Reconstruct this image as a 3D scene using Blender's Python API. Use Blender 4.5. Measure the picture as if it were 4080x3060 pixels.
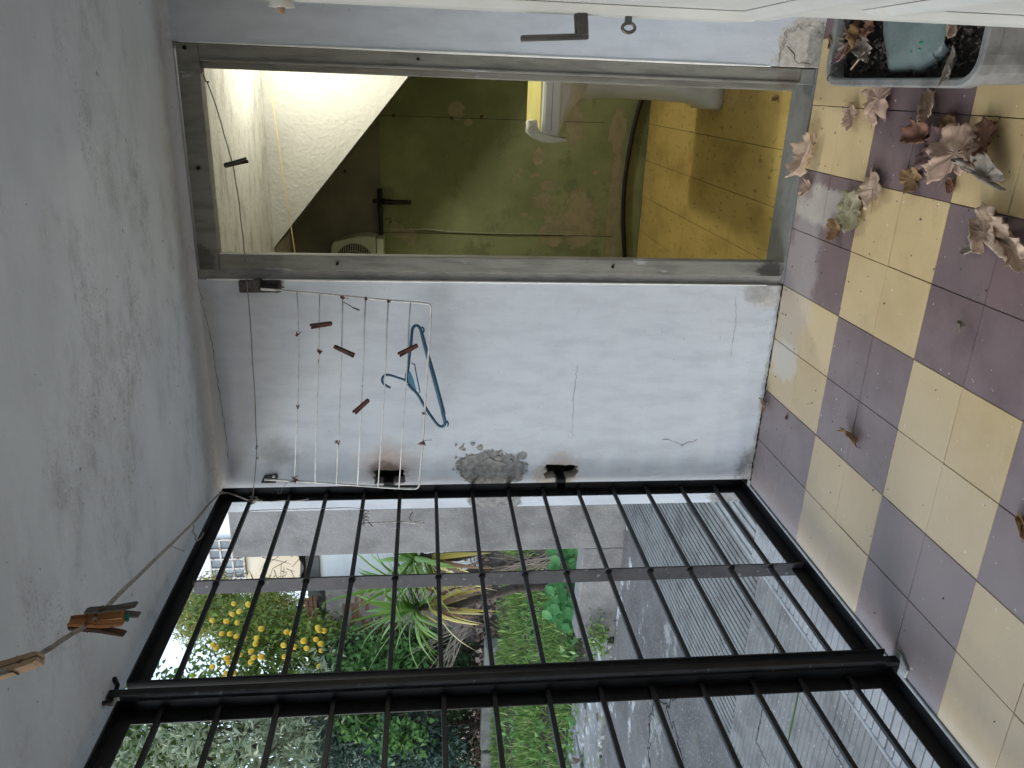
import bpy, bmesh, math, random
import numpy as np
from mathutils import Vector, Matrix, noise as mnoise
scene = bpy.context.scene
for o in list(bpy.data.objects): bpy.data.objects.remove(o)
COL = scene.collection
rnd = random.Random(7)
V3 = Vector

# ------------------------------------------------------------------ camera (fitted to the floor tiles: 0.2 m grid)
CP = V3((0.63011, -2.60220, 1.25854))
YAW, PITCH, ROLL, FPX = -0.368273, 0.109099, -0.003561, 3120.62
_f = V3((math.sin(YAW)*math.cos(PITCH), math.cos(YAW)*math.cos(PITCH), -math.sin(PITCH)))
_r0 = V3((math.cos(YAW), -math.sin(YAW), 0)); _u0 = _r0.cross(_f)
_r = math.cos(ROLL)*_r0 + math.sin(ROLL)*_u0
_u = -math.sin(ROLL)*_r0 + math.cos(ROLL)*_u0
cd = bpy.data.cameras.new('camera'); cam = bpy.data.objects.new('camera', cd); COL.objects.link(cam)
X, Yv, Z = -_u, _r, -_f                      # the phone lay on its side: picture right = down
m = Matrix(((X.x, Yv.x, Z.x), (X.y, Yv.y, Z.y), (X.z, Yv.z, Z.z))).to_4x4(); m.translation = CP
cam.matrix_world = m
cd.sensor_width = 36.0; cd.sensor_fit = 'HORIZONTAL'; cd.lens = FPX/4080*36
cd.clip_start = 0.02; cd.clip_end = 500
scene.camera = cam

# ------------------------------------------------------------------ sky, sun, exposure
SUN_DIR = V3((0.77, 0.46, -0.40)).normalized()      # the way the light travels
EL = math.asin(-SUN_DIR.z); AZ = math.atan2(-SUN_DIR.x, -SUN_DIR.y)
w = bpy.data.worlds.new('World'); scene.world = w; w.use_nodes = True
nt = w.node_tree; nt.nodes.clear()
sky = nt.nodes.new('ShaderNodeTexSky'); sky.sky_type = 'NISHITA'; sky.sun_disc = False
sky.sun_elevation = EL; sky.sun_rotation = AZ; sky.air_density = 1.0; sky.dust_density = 1.0; sky.ozone_density = 1.0
hs = nt.nodes.new('ShaderNodeHueSaturation'); hs.inputs['Saturation'].default_value = 0.75; hs.inputs['Value'].default_value = 0.75
bg = nt.nodes.new('ShaderNodeBackground'); bg.inputs['Strength'].default_value = 0.15
wo = nt.nodes.new('ShaderNodeOutputWorld')
nt.links.new(sky.outputs[0], hs.inputs['Color']); veil = nt.nodes.new('ShaderNodeMix'); veil.data_type = 'RGBA'; veil.blend_type = 'ADD'; veil.inputs[0].default_value = 1.0   # even cloud cover
veil.inputs[7].default_value = (1.95, 2.52, 3.08, 1)
nt.links.new(hs.outputs[0], veil.inputs[6]); nt.links.new(veil.outputs[2], bg.inputs[0]); nt.links.new(bg.outputs[0], wo.inputs[0])
sl = bpy.data.lights.new('sun', 'SUN'); sl.energy = 0.8; sl.angle = math.radians(28); sl.color = (.88, .95, 1)
so = bpy.data.objects.new('sun', sl); COL.objects.link(so)
so.rotation_euler = SUN_DIR.to_track_quat('-Z', 'Y').to_euler(); so.location = (-6, -5, 8)
scene.view_settings.view_transform = 'Standard'; scene.view_settings.look = 'None'
scene.view_settings.exposure = 1.02; scene.view_settings.gamma = 1.0; scene.view_settings.use_curve_mapping = False
scene.cycles.max_bounces = 14; scene.cycles.diffuse_bounces = 8; scene.cycles.transparent_max_bounces = 12
scene.cycles.use_adaptive_sampling = True; scene.cycles.use_denoising = True
scene.cycles.sample_clamp_indirect = 8

# ------------------------------------------------------------------ pixel -> world helpers (pixels of the 2212 x 1659 view)
K = 4080/2212
def ray(x, y):
    a = ((1659-y)*K-1530)/FPX; b = (2040-x*K)/FPX
    return _r*a + _u*b + _f
def onX(x, y, c): d = ray(x, y); return CP + d*((c-CP.x)/d.x)
def onY(x, y, c): d = ray(x, y); return CP + d*((c-CP.y)/d.y)
def onZ(x, y, c): d = ray(x, y); return CP + d*((c-CP.z)/d.z)
def atD(x, y, dep): return CP + ray(x, y)*dep
def onP(x, y, p, n):
    d = ray(x, y); n = V3(n); return CP + d*((V3(p)-CP).dot(n)/d.dot(n))
def crop(x0, y0, s): return lambda a, b: ((x0+a*s)/K, (y0+b*s)/K)
C3 = crop(900, 1000, .40687); C4 = crop(900, 1600, .40687)

# ------------------------------------------------------------------ mesh helpers
class MB:
    def __init__(s): s.v = []; s.f = []
    def add(s, vs, fs):
        n = len(s.v); s.v += [tuple(p) for p in vs]; s.f += [tuple(i+n for i in f) for f in fs]; return s
    def box(s, x0, x1, y0, y1, z0, z1):
        return s.add([(x0,y0,z0),(x1,y0,z0),(x1,y1,z0),(x0,y1,z0),(x0,y0,z1),(x1,y0,z1),(x1,y1,z1),(x0,y1,z1)],
                     [(3,2,1,0),(4,5,6,7),(0,1,5,4),(1,2,6,5),(2,3,7,6),(3,0,4,7)])
    def bar(s, a, b, w, h, up=(0,0,1)):
        a, b = V3(a), V3(b); d = (b-a).normalized(); up = V3(up)
        if abs(d.dot(up)) > .95: up = V3((0,1,0))
        sx = d.cross(up).normalized()*(w/2); sy = sx.cross(d).normalized()*(h/2)
        vs = [p+i*sx+j*sy for p in (a, b) for i, j in ((-1,-1),(1,-1),(1,1),(-1,1))]
        return s.add(vs, [(0,1,2,3),(7,6,5,4),(0,4,5,1),(1,5,6,2),(2,6,7,3),(3,7,4,0)])
    def tube(s, pts, r, n=8, cap=True, closed=False):
        pts = [V3(p) for p in pts]; m = len(pts); base = len(s.v)
        rr = r if hasattr(r, '__len__') else [r]*m
        nrm = None
        for i, p in enumerate(pts):
            t = ((pts[(i+1) % m] if closed or i < m-1 else p) - (pts[i-1] if closed or i > 0 else p))
            if t.length < 1e-9: t = V3((0,0,1))
            t.normalize()
            if nrm is None:
                nrm = t.orthogonal().normalized()
            nrm = (nrm - t*nrm.dot(t))
            nrm = nrm.normalized() if nrm.length > 1e-6 else t.orthogonal().normalized()
            bn = t.cross(nrm)
            for k in range(n):
                a = 2*math.pi*k/n; s.v.append(tuple(p+nrm*math.cos(a)*rr[i]+bn*math.sin(a)*rr[i]))
        for i in range(m if closed else m-1):
            i2 = (i+1) % m
            for k in range(n):
                k2 = (k+1) % n; s.f.append((base+i*n+k, base+i*n+k2, base+i2*n+k2, base+i2*n+k))
        if cap and not closed:
            s.f.append(tuple(base+k for k in reversed(range(n)))); s.f.append(tuple(base+(m-1)*n+k for k in range(n)))
        return s
    def lathe(s, prof, c, n=20, sx=1, sy=1):
        base = len(s.v)
        for r, z in prof:
            for k in range(n):
                a = 2*math.pi*k/n; s.v.append((c[0]+r*math.cos(a)*sx, c[1]+r*math.sin(a)*sy, c[2]+z))
        for i in range(len(prof)-1):
            for k in range(n):
                k2 = (k+1) % n; s.f.append((base+i*n+k, base+i*n+k2, base+(i+1)*n+k2, base+(i+1)*n+k))
        s.f.append(tuple(base+k for k in reversed(range(n)))); s.f.append(tuple(base+(len(prof)-1)*n+k for k in range(n)))
        return s
    def prism(s, poly, d):            # poly: 3-D outline, d: extrusion vector
        n = len(poly); d = V3(d); b = len(s.v)
        s.v += [tuple(p) for p in poly] + [tuple(V3(p)+d) for p in poly]
        s.f.append(tuple(b+i for i in reversed(range(n)))); s.f.append(tuple(b+n+i for i in range(n)))
        for i in range(n):
            j = (i+1) % n; s.f.append((b+i, b+j, b+n+j, b+n+i))
        return s

def mesh(name, mb, smooth=False):
    me = bpy.data.meshes.new(name); me.from_pydata(mb.v, [], mb.f); me.update()
    bm = bmesh.new(); bm.from_mesh(me); bmesh.ops.recalc_face_normals(bm, faces=bm.faces); bm.to_mesh(me); bm.free()
    if smooth: me.polygons.foreach_set('use_smooth', [True]*len(me.polygons))
    return me
def obj(name, mb, mat, parent=None, smooth=False, bevel=0, loc=None, segs=2):
    me = mb if isinstance(mb, bpy.types.Mesh) else mesh(name, mb, smooth)
    o = bpy.data.objects.new(name, me); COL.objects.link(o)
    if mat and not me.materials: me.materials.append(mat)
    if parent: o.parent = parent; o.matrix_parent_inverse = parent.matrix_world.inverted()
    if loc is not None: o.location = loc
    if bevel:
        b = o.modifiers.new('bevel', 'BEVEL'); b.width = bevel; b.segments = segs; b.limit_method = 'ANGLE'; b.harden_normals = False
    return o
def empty(name, loc, label, cat, group=None):
    o = bpy.data.objects.new(name, None); COL.objects.link(o); o.location = loc; o.empty_display_size = .05
    o.matrix_world = Matrix.Translation(V3(loc))
    return tag(o, label, cat, group)
def tag(o, label=None, cat=None, group=None, kind=None):
    if label: o['label'] = label
    if cat: o['category'] = cat
    if group: o['group'] = group
    if kind: o['kind'] = kind
    return o
def struct(o): o['kind'] = 'structure'; return o

# ------------------------------------------------------------------ materials
MATS = {}
class NT:
    def __init__(s, name):
        s.m = bpy.data.materials.new(name); s.m.use_nodes = True; s.t = s.m.node_tree
        s.bsdf = s.t.nodes['Principled BSDF']; s.out = s.t.nodes['Material Output']; MATS[name] = s.m
        s._co = {}
    def n(s, typ, **kw):
        nd = s.t.nodes.new('ShaderNode'+typ)
        for k_, v_ in kw.items(): setattr(nd, k_, v_)
        return nd
    def link(s, a, b): s.t.links.new(a, b)
    def coord(s, kind='Object'):
        if kind not in s._co:
            if kind == 'World': s._co[kind] = s.n('NewGeometry').outputs['Position']
            else: s._co[kind] = s.n('TexCoord').outputs[kind]
        return s._co[kind]
    def mapped(s, kind='Object', scale=(1,1,1), loc=(0,0,0)):
        mp = s.n('Mapping'); s.link(s.coord(kind), mp.inputs['Vector'])
        mp.inputs['Scale'].default_value = scale; mp.inputs['Location'].default_value = loc
        return mp.outputs[0]
    def noise(s, vec, scale, detail=4, rough=.55, dist=0):
        nd = s.n('TexNoise'); s.link(vec, nd.inputs['Vector']); nd.inputs['Scale'].default_value = scale
        nd.inputs['Detail'].default_value = detail; nd.inputs['Roughness'].default_value = rough; nd.inputs['Distortion'].default_value = dist
        return nd.outputs['Fac']
    def ramp(s, fac, lo, hi, inv=False):
        mr = s.n('MapRange'); mr.interpolation_type = 'SMOOTHSTEP'
        s.link(fac, mr.inputs['Value']); mr.inputs['From Min'].default_value = lo; mr.inputs['From Max'].default_value = hi
        mr.inputs['To Min'].default_value = 1 if inv else 0; mr.inputs['To Max'].default_value = 0 if inv else 1
        return mr.outputs[0]
    def mul(s, a, b, op='MULTIPLY'):
        nd = s.n('Math', operation=op); nd.use_clamp = op != 'SUBTRACT'
        for i, x_ in enumerate((a, b)):
            if isinstance(x_, (int, float)): nd.inputs[i].default_value = x_
            else: s.link(x_, nd.inputs[i])
        return nd.outputs[0]
    def mix(s, fac, a, b, mode='MIX'):
        nd = s.n('Mix', data_type='RGBA', blend_type=mode)
        for i, x_ in ((0, fac), (6, a), (7, b)):
            if isinstance(x_, (int, float)): nd.inputs[i].default_value = x_
            elif isinstance(x_, tuple): nd.inputs[i].default_value = (*x_[:3], 1)
            else: s.link(x_, nd.inputs[i])
        return nd.outputs[2]
    def bump(s, h, strength=.3, dist=.005, prev=None):
        nd = s.n('Bump'); nd.inputs['Strength'].default_value = strength; nd.inputs['Distance'].default_value = dist
        s.link(h, nd.inputs['Height'])
        if prev: s.link(prev, nd.inputs['Normal'])
        return nd.outputs[0]
    def blob(s, c, r, nscale=30, amp=.5, soft=.12):       # a stain with its own ragged outline, at a place of the world
        mp = s.n('Mapping'); s.link(s.coord('World'), mp.inputs['Vector'])
        mp.inputs['Scale'].default_value = tuple(1/q for q in r); mp.inputs['Location'].default_value = tuple(-a/q for a, q in zip(c, r))
        ln = s.n('VectorMath', operation='LENGTH'); s.link(mp.outputs[0], ln.inputs[0])
        nz = s.noise(s.coord('World'), nscale, 9, .72)
        ad = s.n('Math', operation='MULTIPLY_ADD'); s.link(nz, ad.inputs[0]); ad.inputs[1].default_value = amp*2; s.link(ln.outputs['Value'], ad.inputs[2])
        return s.ramp(ad.outputs[0], 1+amp-soft, 1+amp+soft, inv=True)
    def done(s, col, rough=.8, normal=None, spec=.3, metal=0):
        if isinstance(col, tuple): s.bsdf.inputs['Base Color'].default_value = (*col[:3], 1)
        else: s.link(col, s.bsdf.inputs['Base Color'])
        if isinstance(rough, (int, float)): s.bsdf.inputs['Roughness'].default_value = rough
        else: s.link(rough, s.bsdf.inputs['Roughness'])
        s.bsdf.inputs['Specular IOR Level'].default_value = spec; s.bsdf.inputs['Metallic'].default_value = metal
        if normal: s.link(normal, s.bsdf.inputs['Normal'])
        return s.m

def M(name, col, rough=.8, col2=None, scale=12, lo=.4, hi=.7, bump=.25, bscale=90, bdist=.003, spec=.3, metal=0, kind='Object', stretch=(1,1,1), speck=None):
    t = NT(name); v = t.mapped(kind, stretch); col2 = col2 or tuple(c*.72 for c in col)
    c = t.mix(t.ramp(t.noise(v, scale, 6, .62), lo, hi), col, col2)
    if speck: c = t.mix(t.mul(t.ramp(t.noise(v, speck[1], 2, .5), speck[2], speck[2]+.05), speck[3] if len(speck) > 3 else 1.0), c, speck[0])
    nrm = t.bump(t.noise(v, bscale, 5, .6), bump, bdist) if bump else None
    return t.done(c, rough, nrm, spec, metal)

# white plaster of the porch walls
def wall_mat():
    t = NT('white_plaster_wall'); v = t.coord('World')
    c = t.mix(t.ramp(t.noise(t.mapped('World', (4,1,1.2)), 5, 6, .65), .4, .68), (.59,.63,.68), (.52,.555,.605))
    c = t.mix(t.mul(t.ramp(t.noise(t.mapped('World', (20,1,1.6)), 14, 4, .6), .5, .75), .30), c, (.47,.50,.54))
    c = t.mix(t.mul(t.ramp(t.noise(v, 42, 4, .7), .665, .70), .8), c, (.36,.34,.31))
    # grime along the foot of the wall and beside the door frame
    cem = t.mix(t.ramp(t.noise(v, 55, 6, .7), .35, .65), (.17,.168,.16), (.34,.335,.32))
    tan = t.mix(t.ramp(t.noise(v, 60, 6, .7), .35, .65), (.40,.35,.29), (.58,.53,.47))
    for ce, r, col, am, ns, soft, op in (
        ((-.69,0,1.40), (.07,.4,.085), (.42,.24,.12), 1.2, 14, .75, .5),       # rust round the hinge holes
        ((-.715,0,1.40), (.035,.4,.06), (.10,.06,.04), 1.1, 30, .6, .8),
        ((-.69,0,.75), (.04,.4,.06), (.36,.24,.15), 1.2, 22, .6, .45),
        ((-.74,0,.77), (.05,.4,.09), tan, .9, 34, .10, .8),
        ((-.715,0,1.015), (.075,.4,.125), cem, .75, 20, .06, 1.0),              # bare cement patch beside the gate
        ((-.70,0,1.10), (.05,.4,.05), cem, 1.0, 34, .08, 1.0),
        ((-.66,0,.905), (.018,.4,.02), cem, .9, 60, .1, .9),
        ((-.845,0,1.005), (.06,.4,.10), cem, .5, 24, .06, 1.0),
        ((.755,0,.05), (.11,.5,.095), tan, .9, 20, .12, .85),                  # crumbled foot right of the frame
        ((.74,0,.012), (.10,.5,.035), cem, .9, 30, .1, .8),
        ((-.035,0,.05), (.05,.5,.07), tan, 1.0, 18, .4, .6),
        ((-.03,0,.09), (.035,.5,.05), cem, 1.1, 22, .3, .5),
        ((-.73,0,.02), (.08,.5,.05), cem, 1.1, 24, .3, .7),
        ((-.4,0,-.005), (.9,.5,.02), cem, 1.1, 18, .4, .6),
        ((-.855,0,.03), (.08,.5,.12), cem, 1.0, 16, .15, .9),
        ((-.635,0,1.785), (.05,.4,.05), (.16,.16,.155), 1.3, 16, .9, .55),      # soot above the rack's arm
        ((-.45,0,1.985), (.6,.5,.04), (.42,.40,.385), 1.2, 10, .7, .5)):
        c = t.mix(t.mul(t.blob(ce, r, ns, am, soft), op), c, col)
    n1 = t.bump(t.noise(t.mapped('World', (6,1,1.2)), 60, 5, .6), .3, .003)
    n1 = t.bump(t.blob((-.715,0,1.015), (.075,.4,.125), 20, .75, .06), .8, -.006, n1)
    n1 = t.bump(t.blob((.745,0,.06), (.095,.5,.075), 22, .8, .08), .8, -.006, n1)
    n1 = t.bump(t.noise(v, 7, 3, .5), .25, .01, n1)
    return t.done(c, .78, n1, .25)
def ceiling_mat():
    t = NT('mouldy_ceiling_paint'); v = t.coord('World')
    c = t.mix(t.ramp(t.noise(t.mapped('World', (1,1.6,1)), 3, 4, .6), .35, .7), (.83,.87,.915), (.75,.785,.825))
    big = t.ramp(t.noise(t.mapped('World', (.8,1.5,1)), 2.2, 5, .66), .42, .68)
    fine = t.ramp(t.noise(t.mapped('World', (1,1.7,1)), 9, 8, .78), .40, .68)
    c = t.mix(t.mul(big, t.mul(fine, .75)), c, (.36,.36,.36))
    c = t.mix(t.mul(big, t.mul(t.ramp(t.noise(v, 130, 3, .7), .56, .64), .55)), c, (.22,.21,.20))
    c = t.mix(t.mul(t.ramp(t.noise(v, 38, 3, .6), .70, .73), .7), c, (.24,.22,.2))
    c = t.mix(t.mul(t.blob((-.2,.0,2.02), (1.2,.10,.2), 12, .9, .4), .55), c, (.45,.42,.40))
    n1 = t.bump(t.noise(v, 30, 5, .6), .2, .006); n1 = t.bump(t.noise(v, 160, 3, .6), .15, .002, n1)
    return t.done(c, .85, n1, .2)
def tile_mat(name, a, b, speck, edge):
    t = NT(name); v = t.coord('World'); rn = t.n('ObjectInfo').outputs['Random']
    c = t.mix(t.ramp(t.noise(v, 6, 5, .6), .35, .7), a, b)
    c = t.mix(t.mul(rn, .45), c, edge)
    c = t.mix(t.mul(t.ramp(t.noise(v, 220, 2, .6), .55, .72), .35), c, speck)
    c = t.mix(t.mul(t.ramp(t.noise(v, 26, 5, .75), .62, .72), .5), c, edge)
    c = t.mix(t.mul(t.ramp(t.noise(t.mapped('World', (1,1,1), (8,3,0)), 3.2, 7, .72), .54, .70), .40), c, tuple(q*.62 for q in b))      # ground-in dirt
    c = t.mix(t.mul(t.ramp(t.noise(t.mapped('World', (1,1,1), (2,9,0)), 11, 4, .6), .68, .74), .35), c, (.36,.20,.09))
    sp = t.ramp(t.noise(t.mapped('World', (1,1,1), (3,1,0)), 60, 2, .5), .72, .74)
    c = t.mix(t.mul(sp, .7), c, (.75,.74,.72))
    c = t.mix(t.mul(t.blob((.05,-.10,0), (.30,.12,.3), 9, .8, .3), .45), c, (.52,.49,.49))     # whitish water marks
    c = t.mix(t.mul(t.blob((.30,-.18,0), (.06,.2,.3), 9, .6, .2), .45), c, (.66,.62,.56))
    c = t.mix(t.mul(t.blob((-.25,-.10,0), (.07,.10,.3), 24, .8, .2), .6), c, (.66,.64,.60))
    c = t.mix(t.mul(t.blob((-.75,-.30,0), (.10,.5,.3), 40, .9, .3), .35), c, (.42,.33,.31))
    c = t.mix(t.mul(t.blob((-.85,-1.2,0), (.75,1.7,.5), 3, .5, .45), .34), c, (.43,.42,.43))     # greyer, less saturated towards the gate
    r = t.n('MapRange'); t.link(t.noise(v, 9, 4, .6), r.inputs['Value']); r.inputs['To Min'].default_value = .42; r.inputs['To Max'].default_value = .72
    n1 = t.bump(t.noise(v, 300, 3, .6), .12, .001); n1 = t.bump(t.noise(v, 12, 3, .5), .1, .004, n1)
    return t.done(c, r.outputs[0], n1, .35)
m_wall = wall_mat(); m_ceil = ceiling_mat()
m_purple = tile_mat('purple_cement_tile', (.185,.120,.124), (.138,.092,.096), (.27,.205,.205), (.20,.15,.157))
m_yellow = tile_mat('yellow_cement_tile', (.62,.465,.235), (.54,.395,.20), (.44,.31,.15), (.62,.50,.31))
m_grout = M('dirty_grout', (.10,.09,.085), .9, (.17,.155,.14), 20)
m_batht = M('ochre_bath_tile', (.62,.45,.15), .35, (.40,.265,.075), 4, lo=.42, hi=.72, bump=.1, kind='World', speck=((.22,.13,.03), 30, .63, .6), stretch=(1.4,.6,1))
m_thresh = M('grey_terrazzo_threshold', (.20,.205,.20), .6, (.15,.155,.15), 14, bump=.15, speck=((.55,.55,.53), 120, .70, .8), kind='World')
def frame_mat():
    t = NT('weathered_grey_door_frame'); v = t.mapped('World', (6,6,1))
    c = t.mix(t.ramp(t.noise(v, 6, 6, .65), .4, .7), (.25,.245,.215), (.165,.16,.14))
    c = t.mix(t.mul(t.ramp(t.noise(t.mapped('World', (3,3,1)), 5, 5, .6), .60, .66), .7), c, (.42,.42,.42))
    c = t.mix(t.mul(t.ramp(t.noise(t.mapped('World', (9,9,1.2), (2,0,0)), 8, 5, .7), .66, .72), .7), c, (.15,.10,.08))
    c = t.mix(t.mul(t.blob((.675,-.01,.09), (.03,.1,.035), 50, 1.2, .5), .6), c, (.13,.10,.085))
    c = t.mix(t.mul(t.blob((.05,-.01,.05), (.03,.1,.05), 40, 1.0, .3), .9), c, (.05,.045,.04))
    c = t.mix(t.mul(t.blob((.05,0,1.99), (.06,.1,.05), 40, .8), .7), c, (.07,.07,.065))
    return t.done(c, .75, t.bump(t.noise(t.mapped('World', (8,8,1)), 30, 5, .65), .4, .004), .25)
m_frame = frame_mat()
m_reveal = M('grey_plaster_reveal', (.34,.33,.31), .85, (.24,.235,.22), 14, kind='World', stretch=(3,3,1), bump=.5)
m_whitebead = M('white_edge_bead', (.86,.86,.82), .6, (.74,.74,.70), 20, kind='World')
def bathwall_mat():
    t = NT('green_distemper_wall'); v = t.coord('World')
    c = t.mix(t.ramp(t.noise(v, 2.2, 6, .62), .38, .68), (.285,.31,.165), (.185,.205,.10))
    c = t.mix(t.mul(t.ramp(t.noise(t.mapped('World', (1,1,1.4), (4,0,2)), 3.6, 6, .68), .56, .64), .55), c, (.13,.145,.07))
    pe = t.ramp(t.noise(t.mapped('World', (1,1,1), (1,3,.4)), 5.5, 8, .68, .3), .635, .65)
    low = t.n('MapRange'); sep = t.n('SeparateXYZ'); t.link(v, sep.inputs[0]); t.link(sep.outputs['Z'], low.inputs['Value'])
    low.inputs['From Min'].default_value = 1.05; low.inputs['From Max'].default_value = .55
    msk = t.mul(pe, low.outputs[0])
    for ce, r in (((-.10,0,.36), (.17,9,.10)), ((-.17,0,.52), (.10,9,.07)), ((.0,0,.58), (.05,9,.05)), ((.09,0,.55), (.03,9,.05)), ((.25,0,.62), (.05,9,.03)), ((.48,0,1.09), (.05,9,.05)), ((.42,0,1.02), (.02,9,.03)), ((-.18,0,1.42), (.05,9,.04)), ((-.22,0,1.36), (.05,9,.05)), ((.42,0,.42), (.12,9,.05)), ((-.05,0,.16), (.4,9,.04)), ((.40,0,.17), (.12,9,.05)), ((-.22,0,.35), (.05,9,.08))):
        msk = t.mul(msk, t.mul(t.blob(ce, r, 16, 1.0, .05), .9), 'MAXIMUM')
    c = t.mix(msk, c, t.mix(t.ramp(t.noise(v, 20, 5, .6), .4, .65), (.36,.30,.20), (.28,.24,.155)))
    # above the dado line the wall is bare, sooty render
    up = t.ramp(sep.outputs['Z'], 1.512, 1.516)
    ug = t.mix(t.ramp(t.noise(v, 3, 5, .6), .35, .7), (.24,.22,.165), (.15,.14,.11))
    c = t.mix(up, c, ug)
    n1 = t.bump(msk, .5, -.004); n1 = t.bump(t.noise(v, 40, 5, .6), .25, .004, n1)
    return t.done(c, .75, n1, .25)
m_bathwall = bathwall_mat()
def stucco_mat():
    t = NT('white_stucco'); v = t.coord('World')
    c = t.mix(t.ramp(t.noise(v, 3, 5, .6), .4, .75), (.50,.495,.46), (.41,.405,.38))
    vo = t.n('TexVoronoi'); t.link(v, vo.inputs['Vector']); vo.inputs['Scale'].default_value = 60
    n1 = t.bump(vo.outputs['Distance'], .35, .004); n1 = t.bump(t.noise(v, 45, 5, .6), .5, .006, n1)
    return t.done(c, .8, n1, .2)
m_stucco = stucco_mat()
m_bathceil = M('stained_bath_ceiling', (.55,.545,.51), .85, (.36,.35,.32), 7, lo=.45, hi=.72, kind='World', stretch=(.8,2,1), bump=.3, speck=((.26,.25,.23), 60, .60, .6))
m_soffit = M('grey_soffit_render', (.24,.225,.175), .85, (.15,.14,.11), 6, kind='World')
m_black = M('black_gate_paint', (.004,.004,.005), .45, (.010,.010,.011), 14, bump=.2, bscale=160, bdist=.001, spec=.30, speck=((.06,.06,.065), 70, .70, .6), kind='World')
m_grey_rail = M('grey_weathered_gate_rail', (.045,.046,.052), .55, (.025,.025,.03), 20, bump=.2, spec=.4, kind='World', speck=((.20,.20,.21), 50, .66, .6))
m_cem = M('sill_cement', (.30,.31,.31), .85, (.20,.21,.21), 18, kind='World', bump=.4)
m_ribA = M('pale_ribbed_paving', (.32,.325,.33), .85, (.21,.215,.22), 9, kind='World', bump=.4, speck=((.62,.62,.62), 70, .68, .7))
m_ribB = M('grey_ribbed_paving', (.20,.198,.193), .9, (.125,.123,.12), 7, kind='World', bump=.4, speck=((.5,.5,.49), 60, .66, .6))
m_ribjoint = M('walkway_bed', (.11,.11,.105), .95, (.08,.085,.07), 12, kind='World')
m_moss = M('moss', (.05,.11,.015), .95, (.03,.07,.01), 60, bump=.8, bscale=200)
def patio_mat():
    t = NT('lichened_concrete'); v = t.coord('World')
    c = t.mix(t.ramp(t.noise(v, 2.2, 6, .65), .35, .7), (.145,.136,.132), (.085,.08,.078))
    c = t.mix(t.mul(t.ramp(t.noise(v, 60, 4, .7), .56, .66), .6), c, (.30,.27,.26))
    li = t.ramp(t.noise(t.mapped('World', (.8,.8,1), (5,2,0)), 3.2, 7, .75), .55, .63)
    sep = t.n('SeparateXYZ'); t.link(v, sep.inputs[0])
    far = t.n('MapRange'); t.link(sep.outputs['Y'], far.inputs['Value']); far.inputs['From Min'].default_value = .6; far.inputs['From Max'].default_value = 2.1
    c = t.mix(t.mul(t.mul(li, far.outputs[0]), .9), c, (.50,.50,.50))
    c = t.mix(t.mul(t.ramp(t.noise(t.mapped('World', (1,1,1), (9,0,0)), 5, 5, .7), .62, .68), .6), c, (.10,.13,.05))
    return t.done(c, .9, t.bump(t.noise(v, 45, 6, .65), .6, .01), .2)
m_patio = patio_mat()
def slab_mat():
    t = NT('lichened_paving_slab'); v = t.coord('World')
    c = t.mix(t.ramp(t.noise(v, 3, 6, .65), .35, .7), (.22,.215,.21), (.14,.137,.13))
    c = t.mix(t.mul(t.ramp(t.noise(t.mapped('World', (1,.6,1)), 9, 7, .75), .52, .60), .9), c, (.50,.51,.52))
    c = t.mix(t.mul(t.ramp(t.noise(t.mapped('World', (1,1,1), (2,7,0)), 4, 5, .7), .56, .64), .8), c, (.09,.14,.045))
    return t.done(c, .92, t.bump(t.noise(v, 40, 6, .65), .6, .01), .2)
m_slab = slab_mat()
m_conc = M('rough_grey_concrete', (.245,.235,.228), .92, (.145,.138,.134), 3.5, lo=.35, hi=.68, kind='World', bump=.6, bscale=60, bdist=.008, speck=((.43,.42,.41), 90, .62, .3), stretch=(1,1,.7))
m_kerb = M('mossy_dark_concrete', (.17,.168,.16), .95, (.10,.105,.09), 5, kind='World', bump=.6, bdist=.01)
m_soil = M('garden_soil', (.055,.042,.03), .95, (.03,.024,.018), 9, bump=.8, bscale=40, bdist=.03, kind='World')
m_wire = M('galvanised_wire', (.30,.29,.28), .5, (.16,.15,.14), 40, bump=.1, metal=.4)
m_whitewire = M('white_coated_wire', (.62,.62,.60), .5, (.42,.41,.39), 30, bump=.15, speck=((.25,.16,.10), 45, .68, .8))
m_rust = M('rusty_wire', (.13,.06,.035), .85, (.07,.035,.025), 60, bump=.5)
m_string = M('dirty_string', (.25,.225,.19), .9, (.15,.135,.11), 120, bump=.8, bscale=400)
m_rope = M('grey_cotton_rope', (.30,.28,.26), .95, (.17,.16,.145), 90, bump=.9, bscale=500)
def wood(name, a, b, dark=(.03,.02,.015), dk=.62): 
    t = NT(name); v = t.mapped('Object', (30,30,4))
    c = t.mix(t.ramp(t.noise(v, 3, 5, .6), .35, .65), a, b)
    c = t.mix(t.mul(t.ramp(t.noise(t.mapped('Object', (1,1,1)), 70, 4, .65), dk, dk+.06), .9), c, dark)
    return t.done(c, .8, t.bump(t.noise(v, 10, 5, .6), .4, .001), .2)
m_peg_red = wood('red_brown_peg_wood', (.12,.045,.03), (.07,.03,.022))
m_peg_brown = wood('dark_brown_peg_wood', (.09,.045,.03), (.05,.03,.024))
m_peg_grey = wood('weathered_grey_peg_wood', (.11,.105,.10), (.06,.058,.056))
m_peg_orange = wood('orange_peg_wood', (.34,.15,.05), (.22,.09,.035), dk=.58)
m_peg_pale = wood('pale_peg_wood', (.50,.36,.23), (.40,.27,.17))
m_peg_green = M('green_peg_plastic', (.02,.20,.13), .4, (.015,.14,.09), 30)
m_blue = M('blue_hanger_plastic', (.012,.060,.115), .38, (.022,.10,.17), 20, bump=.15, spec=.5)
m_bluelite = M('pale_blue_hanger_web', (.06,.19,.29), .45, (.04,.14,.23), 30)
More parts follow.
